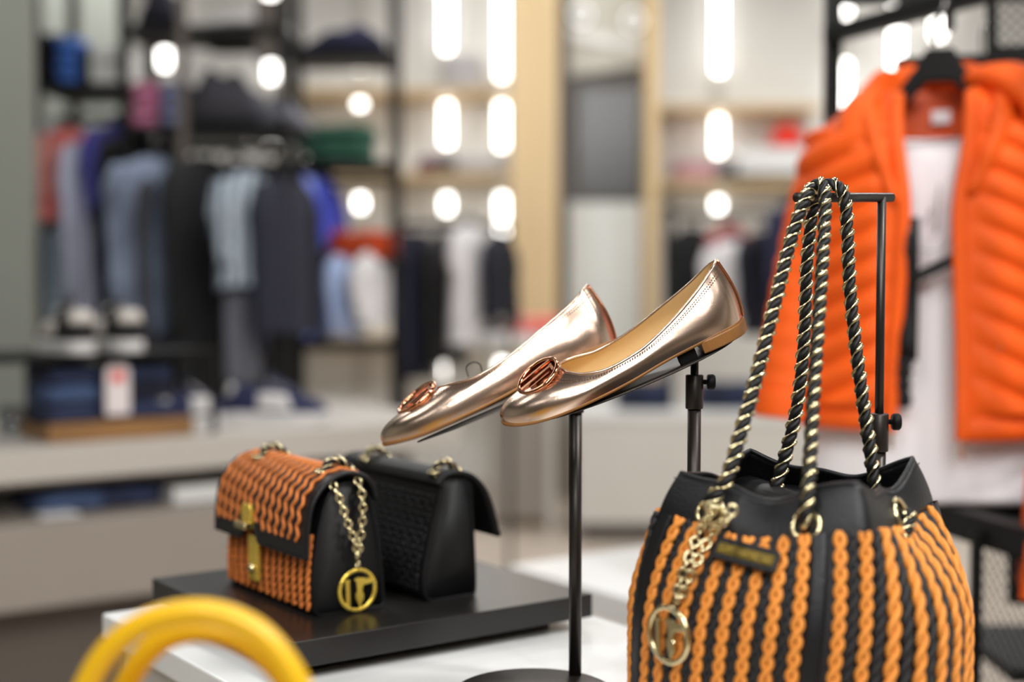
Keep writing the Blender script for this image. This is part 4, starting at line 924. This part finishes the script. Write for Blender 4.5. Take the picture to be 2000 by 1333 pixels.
# gold lettered name plate on a leather tab
pc, pn = body_s(R(-119.5), .075); pn = (pn + V(0, 0, -.05)).normalized(); pc = pc + pn * .0105
px_ = V(0, 0, 1).cross(pn).normalized(); pz_ = pn.cross(px_)
rt = Matrix.Rotation(R(-8), 3, pn); px_, pz_ = rt @ px_, rt @ pz_
pl = MB().prism([(-.0265, -.0065), (-.024, -.009), (.024, -.009), (.0265, -.0065), (.0265, .0065), (.024, .009), (-.024, .009), (-.0265, .0065)], pc, px_, pz_, .0022).build('name_plate', M_blk, bag, False, .001)
gp = MB().prism([(-.0235, -.0042), (.0235, -.0042), (.0235, .0042), (-.0235, .0042)], pc + pn * .0022, px_, pz_, .0006).build('gold_bar', mat('antique_gold', (120, 102, 44), .35, metal=1.), pl, False)
def text_mesh(txt, name, size, o_, x_, y_, parent, m, wfit=None, depth=.0004):
    cu = bpy.data.curves.new('lettering', 'FONT'); cu.body = txt; cu.size = 1; cu.align_x = 'CENTER'; cu.align_y = 'CENTER'; cu.extrude = .05; cu.resolution_u = 2
    ob = bpy.data.objects.new('lettering', cu); COL.objects.link(ob); dg = bpy.context.evaluated_depsgraph_get(); me = bpy.data.meshes.new_from_object(ob.evaluated_get(dg))
    bpy.data.objects.remove(ob); mb = MB(); w = max(v.co.x for v in me.vertices) - min(v.co.x for v in me.vertices); sx = (wfit / w) if wfit else size; z_ = x_.cross(y_)
    mb.add([o_ + x_ * (v.co.x * sx) + y_ * (v.co.y * size) + z_ * (v.co.z * depth / .05) for v in me.vertices], [tuple(p_.vertices) for p_ in me.polygons])
    bpy.data.meshes.remove(me); return mb.build(name, m, parent, False)
text_mesh('TRUSSARDI JEANS', 'lettering', .0068, pc + pn * .0031, px_, pz_, pl, M_gold, .045)
# braided chain straps over the bar
gFL, gFR, gR = [col_pt(*grom[k_]) for k_ in ('fl', 'fr', 'r')]
def s1(): return None
A_ = [gFL + col_n(*grom['fl']) * -.006, gFL + col_n(*grom['fl']) * .009 + V(0, 0, .004), P(1418, 940, 1.105), P(1450, 835, 1.13), P(1482, 720, 1.16), P(1512, 600, 1.19), P(1545, 470, 1.225), P(1572, 392, 1.245), P(1590, 364, 1.262), P(1606, 362, 1.255), P(1612, 400, 1.240), P(1606, 520, 1.20), P(1598, 640, 1.165), P(1590, 760, 1.13), P(1583, 880, 1.095), P(1578, 970, 1.065), gFR + col_n(*grom['fr']) * .009 + V(0, 0, .004), gFR + col_n(*grom['fr']) * -.006]
braid(cr(A_, 8), bag, .0056, .026, label='front strap of black leather plaited with gold chain')
B_ = [P(1503, 1010, 1.21), P(1514, 960, 1.215), P(1545, 850, 1.225), P(1562, 760, 1.235), P(1572, 640, 1.25), P(1576, 520, 1.262), P(1588, 410, 1.275), P(1604, 368, 1.285), P(1626, 360, 1.283), P(1648, 380, 1.272), P(1655, 450, 1.265), P(1660, 560, 1.25), P(1672, 680, 1.235), P(1688, 800, 1.22), P(1705, 920, 1.205), P(1712, 985, 1.198)]
braid(cr(B_, 8), bag, .0056, .026, label='rear strap of black leather plaited with gold chain')
# short plaited length looping through the right grommet
nR = col_n(*grom['r'])
side = V(-nR.y, nR.x, 0)
braid(cr([gR - nR * .006, gR + nR * .008, gR + nR * .011 - side * .010 - V(0, 0, .007), gR + nR * .010 - side * .022 - V(0, 0, .014), gR + nR * .004 - side * .032 - V(0, 0, .016)], 8), bag, .0050, .024)
# charm chains and ring emblem in front of the bag
ch2 = thing('bag_charm', P(1308, 1240, 1.04), 'pale gold ring charm hanging on chains before the bucket bag', 'bag charm')
def surf_off(px, py, off):
    """point just outside the bag along the view ray"""
    Y = .95
    while Y < 1.3:
        q = P(px, py, Y); d = math.hypot(q.x - BC.x, q.y - BC.y); ph = math.atan2(q.y - BC.y, q.x - BC.x)
        t_ = min(1, max(0, (zC_ - q.z) / (zC_ - zB_))); e = body_pt(ph, t_)
        if d < math.hypot(e.x - BC.x, e.y - BC.y) + off: return q
        Y += .002
    return P(px, py, 1.08)
T1 = [gFL + col_n(*grom['fl']) * .012, P(1392, 995, 1.075), surf_off(1366, 1040, .012), surf_off(1345, 1090, .011), surf_off(1330, 1135, .011), surf_off(1318, 1178, .011)]
T2 = [gFL + col_n(*grom['fl']) * .012 + V(.008, 0, 0), P(1418, 1005, 1.07), surf_off(1392, 1042, .013), surf_off(1362, 1095, .013), surf_off(1342, 1140, .012), surf_off(1322, 1180, .012)]
chain_links(cr(T1, 8), .0085, .0068, .0013).build('chain', M_gold, ch2); chain_links(cr(T2, 8), .0085, .0068, .0013).build('chain', M_gold, ch2)
chain_links(cr([P(1432, 985, 1.062), P(1428, 1010, 1.06), P(1412, 1030, 1.058)], 8), .0085, .0068, .0013).build('chain', M_gold, ch2)
cq = surf_off(1306, 1241, .013); phq = math.atan2(cq.y - BC.y, cq.x - BC.x); nq = V(math.cos(phq), math.sin(phq), 0)
logo_charm(ch2, cq, V(-nq.y, nq.x, 0), (0, 0, 1), .0228, M_gold)
# ---- bag stand
bt = thing('bag_stand', P(1722, 900, 1.338), 'dark metal T bar stand holding the bucket bag straps', 'stand')
pp = P(1722, 400, 1.338); pX, pY = pp.x, pp.y; zbar = P(1700, 385, 1.335).z
bt.location = (pX, pY, zTab)
bL = P(1556, 386, 1.25); bR = P(1741, 386, 1.35)
MB().tube([bL, bR], .0044, 16).build('cross_bar', M_metal, bt)
zk = P(1722, 808, 1.338).z; zk2 = P(1722, 882, 1.338).z
MB().tube([(pX, pY, zk2), (pX, pY, zbar)], .0042, 14).build('inner_rod', M_metal, bt)
MB().lathe((pX, pY, zk2), [(0, 0), (.0084, 0), (.0088, .001), (.0088, zk - zk2 - .001), (.008, zk - zk2), (0, zk - zk2)], 20).build('clamp_sleeve', M_metal, bt)
MB().lathe((pX + .008, pY, zk - .008), [(.0024, 0), (.0024, .004), (.0072, .0045), (.008, .006), (.008, .0105), (.0066, .012), (0, .0124)], 18, (1, 0, 0)).build('clamp_knob', M_rubber, bt)
MB().tube([(pX, pY, zTab + .004), (pX, pY, zk2)], .0066, 18).build('post', M_metal, bt)
MB().lathe((pX - .035, pY - .012, zTab), [(0, 0), (.05, 0), (.052, .001), (.052, .0035), (.05, .0045), (0, .0048)], 40).build('base_plate', M_metal, bt)
# ------------------------------------------------------------------ yellow handbag in front
YY = .83
yb = thing('yellow_handbag', P(385, 1700, YY), 'bright yellow patent handbag with rolled double handles in the foreground', 'handbag')
def loop(pts, Y0, Y1): return cr([P(px, py, Y0 + (Y1 - Y0) * i / (len(pts) - 1)) for i, (px, py) in enumerate(pts)], 6)
Ha = loop([(120, 1480), (150, 1385), (205, 1280), (290, 1215), (395, 1196), (490, 1226), (555, 1290), (600, 1380), (615, 1480)], YY, YY - .02)
Hb = loop([(200, 1480), (225, 1385), (275, 1290), (335, 1242), (405, 1232), (480, 1256), (540, 1305), (590, 1385), (612, 1480)], YY + .045, YY + .02)
MB().tube(Ha, .0076, 18).build('handle', M_yel, yb); MB().tube(Hb, .0076, 18).build('handle', M_yel, yb)
y0, y1 = P(60, 1490, YY + .01), P(690, 1490, YY + .01); zt_ = y0.z + .012; zb_ = zt_ - .16; cx = (y0.x + y1.x) / 2; hw = (y1.x - y0.x) / 2 + .02
rows = []
for z, sc, th in ((zb_, .96, .05), (zb_ + .004, 1.0, .055), (zb_ + .06, 1.02, .055), (zt_ - .01, .97, .034), (zt_, .96, .030)):
    rows.append([V(cx + hw * sc * abs(math.cos(a_)) ** .4 * (1 if math.cos(a_) > 0 else -1), YY + .012 + th * abs(math.sin(a_)) ** .6 * (1 if math.sin(a_) > 0 else -1), z) for a_ in [2 * math.pi * k / 40 for k in range(40)]])
MB().grid(rows, True, True, True).build('body', M_yel, yb)
yb_p = bx((cx, YY + .012, zb_ / 2), (.30, .26, zb_), 'display_cube', M_white, bevel=.004); tag(yb_p, 'white display cube below the yellow handbag', 'plinth')
# ================================================================== right rack with the orange jacket
YR = 2.75
rk = thing('garment_rack', (rx(1800, 2.5), 2.5, 0), 'black metal rack with wire mesh panel carrying the orange jacket', 'clothes rack')
def bar(a, b, w, nm, h=None): return MB().bar(a, b, w, h).build(nm, M_black, rk, False, .0015)
p0 = P(1622, 540, YR); X0 = p0.x
X1, Y1 = rx(2120, 2.02), 2.02      # front right corner of the rack, outside the frame
bar((X0, YR, 0), (X0, YR, 2.5), .030, 'post')
t0, t1 = P(1622, 68, YR), P(1860, 26, 2.42); t2 = t0 + (t1 - t0) * 2.0
bar(t0, V(t2.x, t2.y, t0.z + .0), .034, 'top_rail', .03)
t3 = P(1622, -4, YR); bar(t3, t3 + V(.62, -.10, .0), .03, 'upper_rail')
hb0, hb1 = P(1752, 126, 2.44), P(2090, 112, 2.44); bar(hb0, hb1, .022, 'hanging_rail')
bar(P(1937, -60, 2.46), P(1937, 112, 2.46), .016, 'hanger_bracket')
bar(P(1853, -60, 2.46), P(1853, 60, 2.46), .016, 'hanger_bracket')
# mesh panels
def mesh_panel(c0, c1, z0, z1, name):
    """diamond wire mesh between two plan points"""
    c0, c1 = Vector(c0), Vector(c1); L = (c1 - c0).length; d = (c1 - c0).normalized(); Hh = z1 - z0; mb = MB(); s_ = .020
    k = -Hh
    while k < L:
        for sg in (0, 1):
            a_, b_ = max(0, k), min(L, k + Hh)
            if b_ - a_ > .003:
                za, zb = z0 + (a_ - k), z0 + (b_ - k)
                if sg: za, zb = z1 - (a_ - k), z1 - (b_ - k)
                mb.tube([V(c0.x + d.x * a_, c0.y + d.y * a_, za), V(c0.x + d.x * b_, c0.y + d.y * b_, zb)], .0011, 4, cap=False)
        k += s_
    o = mb.build(name, M_black, rk, False); o['kind'] = 'stuff'; return o
mz0, mz1 = P(1960, 100, 2.5).z, P(1960, -30, 2.5).z
mesh_panel((rx(1940, 2.55), 2.55, 0), (rx(2110, 2.5), 2.5, 0), mz0, mz1, 'wire_mesh')
bar(P(1930, 102, 2.55), P(2110, 98, 2.5), .02, 'mesh_frame')
# lower shelf and mesh
s0, s1 = P(1836, 1000, 2.32), P(2010, 1058, 2.02)
zsh = s0.z
s0, s1 = G(1832, 1008, zsh), G(2030, 1068, zsh)
bar(s0, s1, .035, 'shelf_rail', .045)
bx(((s0.x + s1.x) / 2 + .18, (s0.y + s1.y) / 2 + .10, zsh + .0), (.36, .3, .02), 'shelf', M_black, rk, math.atan2(s1.y - s0.y, s1.x - s0.x))
lp_ = G(1908, 1040, zsh)
bar(V(lp_.x, lp_.y, 0), V(lp_.x, lp_.y, zsh), .016, 'post')
e1 = G(2075, 1090, zsh)
mesh_panel((lp_.x, lp_.y, 0), (e1.x, e1.y, 0), .0, zsh - .02, 'wire_mesh')
lb = P(1935, 1285, 2.3); bx((lb.x + .15, 2.35, P(1935, 1290, 2.3).z), (.3, .3, .02), 'lower_shelf', M_black, rk)
bar(V(X1, Y1, 0), V(X1, Y1, 2.5), .03, 'post'); bar(V(t2.x, t2.y, t0.z), V(X1, Y1, t0.z), .03, 'top_rail')
bar(V(X0, YR, zsh - .0), V(s0.x, s0.y, zsh), .03, 'shelf_rail'); bar(V(s1.x, s1.y, zsh), V(X1, Y1, zsh), .03, 'shelf_rail')
# ---- hanger and jacket
JY = 2.33; JC = P(1835, 168, JY); JYAW = R(-18); JR = rot2(JYAW)
fj = lambda x, y, z: JC + JR @ V(x - .008, y, z * (.93 if z < -.12 else 1) - (.0084 if z < -.12 else 0))
hg = thing('jacket_hanger', JC + V(0, 0, .0), 'broad black hanger with chrome hook holding the orange jacket', 'hanger')
hz = P(1840, 110, JY).z - JC.z
MB().prism([(-.022, hz + .012), (.022, hz + .012), (.034, hz - .012), (.062, hz - .05), (.15, -.085), (.145, -.105), (.05, hz - .075), (.02, hz - .042), (-.02, hz - .042), (-.05, hz - .075), (-.145, -.105), (-.15, -.085), (-.062, hz - .05), (-.034, hz - .012)], JC, JR @ V(1, 0, 0), (0, 0, 1), .009).build('shoulder_piece', M_rubber, hg, False, .004)
MB().tube([fj(*q) for q in cr([(0, 0, hz), (0, 0, hz + .05), (.012, 0, hz + .075), (.018, 0, hz + .1), (.004, 0, hz + .122), (-.014, 0, hz + .112)], 5)], .0028, 8).build('hook', M_hook, hg)
hg2 = thing('coat_hanger', P(1925, 120, 2.5), 'second hanger with tall chrome hook behind the orange jacket', 'hanger')
h2 = P(1918, 112, 2.5)
MB().tube(cr([h2, h2 + V(0, 0, .045), h2 + V(.014, 0, .07), h2 + V(.018, 0, .1), h2 + V(.004, 0, .122), h2 + V(-.014, 0, .112)], 5), .0026, 8).build('hook', M_hook, hg2)
MB().prism([(-.16, -.05), (-.05, -.004), (.05, -.004), (.16, -.05), (.165, -.065), (.05, -.028), (-.05, -.028), (-.165, -.065)], h2, (1, 0, 0), (0, 0, 1), .008).build('shoulder_piece', M_rubber, hg2, False, .003)
jk = thing('orange_jacket', JC, 'bright orange quilted hooded jacket hanging open over a white top', 'jacket')
prof = [(-.012, .085, .055), (-.03, .125, .062), (-.055, .165, .07), (-.085, .192, .08), (-.13, .202, .088), (-.2, .200, .095), (-.3, .200, .098), (-.4, .206, .100), (-.5, .214, .104), (-.565, .218, .106), (-.585, .214, .104)]
prof = cr(prof, 14); NJ = 72
def jk_side(sd):
    """front + half back panel of one side; sd -1 viewer's left, +1 viewer's right"""
    rows = []
    for i, q in enumerate(prof):
        z, a_, b_ = q; row = []
        t_ = -z / .585
        gap = (.040 + .012 * sst(.2, 1, t_)) if sd > 0 else (.036 + .020 * sst(.2, 1, t_))
        gap += .018 * (1 - sst(.1, .4, t_))
        for k in range(NJ + 1):
            s_ = k / NJ; th0 = math.acos(min(.98, gap / a_)); th = -th0 + (th0 + math.pi / 2) * s_        # from the front edge round to the back centre
            x, y = a_ * math.cos(th), b_ * 1.25 * math.sin(th)
            bul = 0.
            if s_ < .72 and z < -.07:
                d = (z + .5 * x) / .05
                ridge = abs(math.sin(math.pi * d)) ** .55
                plk = sst(.06, .085, x)
                bul = .018 * ridge * plk + (1 - plk) * .004 * (1 + .3 * math.sin(z * 400))
            if z < -.545: bul = .008 * math.sin(math.pi * (-.545 - z) / .045)
            ln = math.hypot(x / a_, y / b_) or 1
            x += bul * (x / a_) / ln; y += bul * (y / b_) / ln
            y += -.012 * sst(.4, 1, t_) * math.sin(6 * s_ + sd)
            row.append(fj(sd * x, y, z - .012 * (1 - s_) * sst(.7, 1, t_) * (1 if sd > 0 else .2)))
        rows.append(row)
    return MB().grid(rows)
for sd in (-1, 1): jk_side(sd).build('body_panel', M_jacket, jk, solid=.004)
# zip edges and fleecy facing
for sd in (-1, 1):
    pts = []
    for q in prof[6::3]:
        z, a_, b_ = q; t_ = -z / .585; gap = (.040 + .012 * sst(.2, 1, t_)) if sd > 0 else (.036 + .020 * sst(.2, 1, t_)); gap += .018 * (1 - sst(.1, .4, t_)); th = -math.acos(min(.98, gap / a_))
        pts.append(fj(sd * gap, b_ * 1.25 * math.sin(th) - .006 - .012 * sst(.4, 1, t_) * math.sin(sd), z - .012 * sst(.7, 1, t_) * (1 if sd > 0 else .2)))
    MB().tube(pts, .011, 10, flat=.6).build('front_placket', M_jacket, jk)
    MB().box(pts[-1] - V(0, 0, .015), (.006, .004, .03)).build('zip_pull', M_gold, jk, False, .001)
# sleeves with quilted rings
def quilt_tube(path, r0, r1, nm, per=.043):
    path = cr(path, 14); n = len(path); d = 0.; rr = []; 
    for i in range(n):
        if i: d += (path[i] - path[i - 1]).length
        rr.append(r0 + (r1 - r0) * i / n + .0035 * abs(math.sin(math.pi * d / per)) ** .6)
    MB().tube([fj(*q) for q in path], rr, 20, flat=.85, up=JR @ V(0, 1, 0)).build(nm, M_jacket, jk)
quilt_tube([(-.135, .005, -.085), (-.168, .0, -.16), (-.192, -.012, -.28), (-.214, -.03, -.42), (-.228, -.045, -.535)], .056, .050, 'sleeve')
quilt_tube([(.150, .005, -.075), (.205, .0, -.14), (.238, -.012, -.28), (.258, -.03, -.42), (.268, -.045, -.535)], .068, .052, 'sleeve')
MB().tube([fj(*q) for q in cr([(-.2285, -.047, -.53), (-.230, -.05, -.555), (-.231, -.051, -.575)], 4)], .054, 20, flat=.85, up=JR @ V(0, 1, 0)).build('cuff', M_jacket, jk)
# hood: folded soft roll round the neck with two lapel-like falls
hood = cr([(-.052, -.118, -.205), (-.078, -.105, -.13), (-.098, -.07, -.06), (-.098, .0, -.008), (-.06, .055, .012), (0, .075, .018), (.06, .055, .014), (.098, .0, -.004), (.105, -.07, -.055), (.088, -.105, -.12), (.058, -.118, -.19)], 6)
n = len(hood); hr = [.008 + .022 * math.sin(math.pi * i / (n - 1)) ** .45 + .003 * math.sin(i * 1.3) for i in range(n)]
MB().tube([fj(*q) for q in hood], hr, 18, flat=.7).build('hood', M_jacket, jk)
MB().tube([fj(*q) for q in cr([(.06, .02, .01), (.12, -.03, .0), (.16, -.06, -.035), (.165, -.075, -.08)], 6)], [.03 + .022 * math.sin(math.pi * i / 18) for i in range(19)], 16, flat=.6).build('hood_fold', M_jacket, jk)
MB().tube([fj(*q) for q in cr([(-.06, .02, .0), (-.105, -.04, -.02), (-.125, -.075, -.075), (-.105, -.10, -.15)], 6)], [.018 + .014 * math.sin(math.pi * i / 18) for i in range(19)], 16, flat=.5).build('hood_fold', M_jacket, jk)
rows = [[fj(.075 * math.cos(th), .055 * math.sin(th) + .01, z) for th in [math.pi * k / 20 for k in range(21)]] for z in (.012, -.03, -.07, -.11)]
MB().grid(rows).build('neck_lining', M_jlining, jk, solid=.003)
bx(fj(.01, .048, -.045), (.03, .002, .022), 'size_label', M_tag, jk, JYAW, 0)
for sd, x, z in ((1, .098, -.425),):
    for i in range(3): MB().lathe(fj(sd * (x + .004 * i), -.131, z - .008 * i), [(0, 0), (.0035, 0), (.003, .003), (0, .004)], 10, JR @ V(0, -1, 0)).build('pocket_stud', M_gold, jk)
# ---- white top under the jacket
wt_ = thing('white_tshirt', fj(0, 0, -.1), 'white cotton top worn inside the orange jacket', 't-shirt')
rows = []
for z, a_, b_ in ((-.085, .075, .05), (-.10, .10, .06), (-.13, .15, .07), (-.2, .168, .075), (-.35, .172, .08), (-.5, .18, .085), (-.62, .19, .088), (-.70, .195, .09), (-.712, .193, .088)):
    rows.append([fj(a_ * math.cos(2 * math.pi * k / 40), b_ * math.sin(2 * math.pi * k / 40) * (1 + .06 * math.sin(7 * 2 * math.pi * k / 40) * (-z)), z - (.018 * max(0, -math.sin(2 * math.pi * k / 40)) if z > -.11 else 0)) for k in range(40)])
MB().grid(rows, True).build('body', M_wtee, wt_, solid=.002)
MB().tube([q + V(0, 0, .0) for q in rows[0]], .004, 8, True).build('neck_band', M_wtee, wt_)
# faint printed necklace motif
gm = mat('grey_print', (150, 146, 146), .8)
MB().tube([fj(*q) for q in cr([(-.035, -.098, -.25), (-.02, -.104, -.275), (0, -.106, -.282), (.02, -.106, -.277), (.035, -.102, -.252)], 5)], .0016, 6).build('print_arc', gm, wt_)
MB().tube([fj(.012, -.104, -.17), fj(.008, -.104, -.25)], .002, 6).build('print_line', gm, wt_)
MB().tube([fj(-.01, -.104, -.235), fj(.0, -.104, -.21), fj(.004, -.104, -.22)], .0014, 6).build('print_line', gm, wt_)
# black belt strap hanging in the opening
bs = thing('black_belt', fj(-.035, -.13, -.3), 'black fabric belt hanging in the open front of the jacket', 'belt')
MB().grid([[fj(-.030 + dx, -.125 - .004 * math.sin(i), -.225 - .03 * i) for dx in (-.014, 0, .014)] for i in range(9)]).build('strap', M_blk2, bs, solid=.004)
MB().bar(fj(-.02, -.128, -.325), fj(.055, -.118, -.285), .006, .018).build('cross_strap', M_blk2, bs, False, .001)
MB().tube([fj(*q) for q in cr([(-.034, -.125, -.46), (-.038, -.12, -.50), (-.036, -.115, -.545)], 5)], [.012 + .003 * math.sin(i * 2.4) for i in range(11)], 10).build('tassel', C['black'], bs)
# ---- long white skirt and dark trousers behind
wk = thing('white_skirt', P(1880, 860, 2.45), 'long white skirt hanging below the orange jacket', 'skirt')
zt0, zb0 = P(1880, 760, 2.45).z, P(1880, 1000, 2.45).z; cxk = rx(1885, 2.45)
rows = []
for i in range(10):
    z = zt0 + (zb0 - zt0) * i / 9
    rows.append([V(cxk + .095 * (1 + .15 * i / 9) * math.cos(2 * math.pi * k / 48), 2.47 + .05 * math.sin(2 * math.pi * k / 48) * (1 + .22 * math.sin(8 * 2 * math.pi * k / 48)), z - .02 * (.5 + .5 * math.cos(2 * math.pi * k / 48)) * i / 9) for k in range(48)])
MB().grid(rows, True, True).build('panel', M_wtee, wk, solid=.002)
MB().tube([(q.x, q.y, q.z + .004) for q in rows[0]], .008, 8, True).build('waistband', M_wtee, wk)
trousers(2022, 862, 2.30, .4, .11, .26, C['dnavy'], 'dark navy trousers hanging at the right edge behind the jacket')
sk = P(2003, 1110, 2.05)
# second orange garment at the right picture edge
garment(2075, 880, 2.05, 1.2, .16, .2, M_jacket, 'second orange garment at the right picture edge', 'jacket', 'orange_garment', sleeve=0)
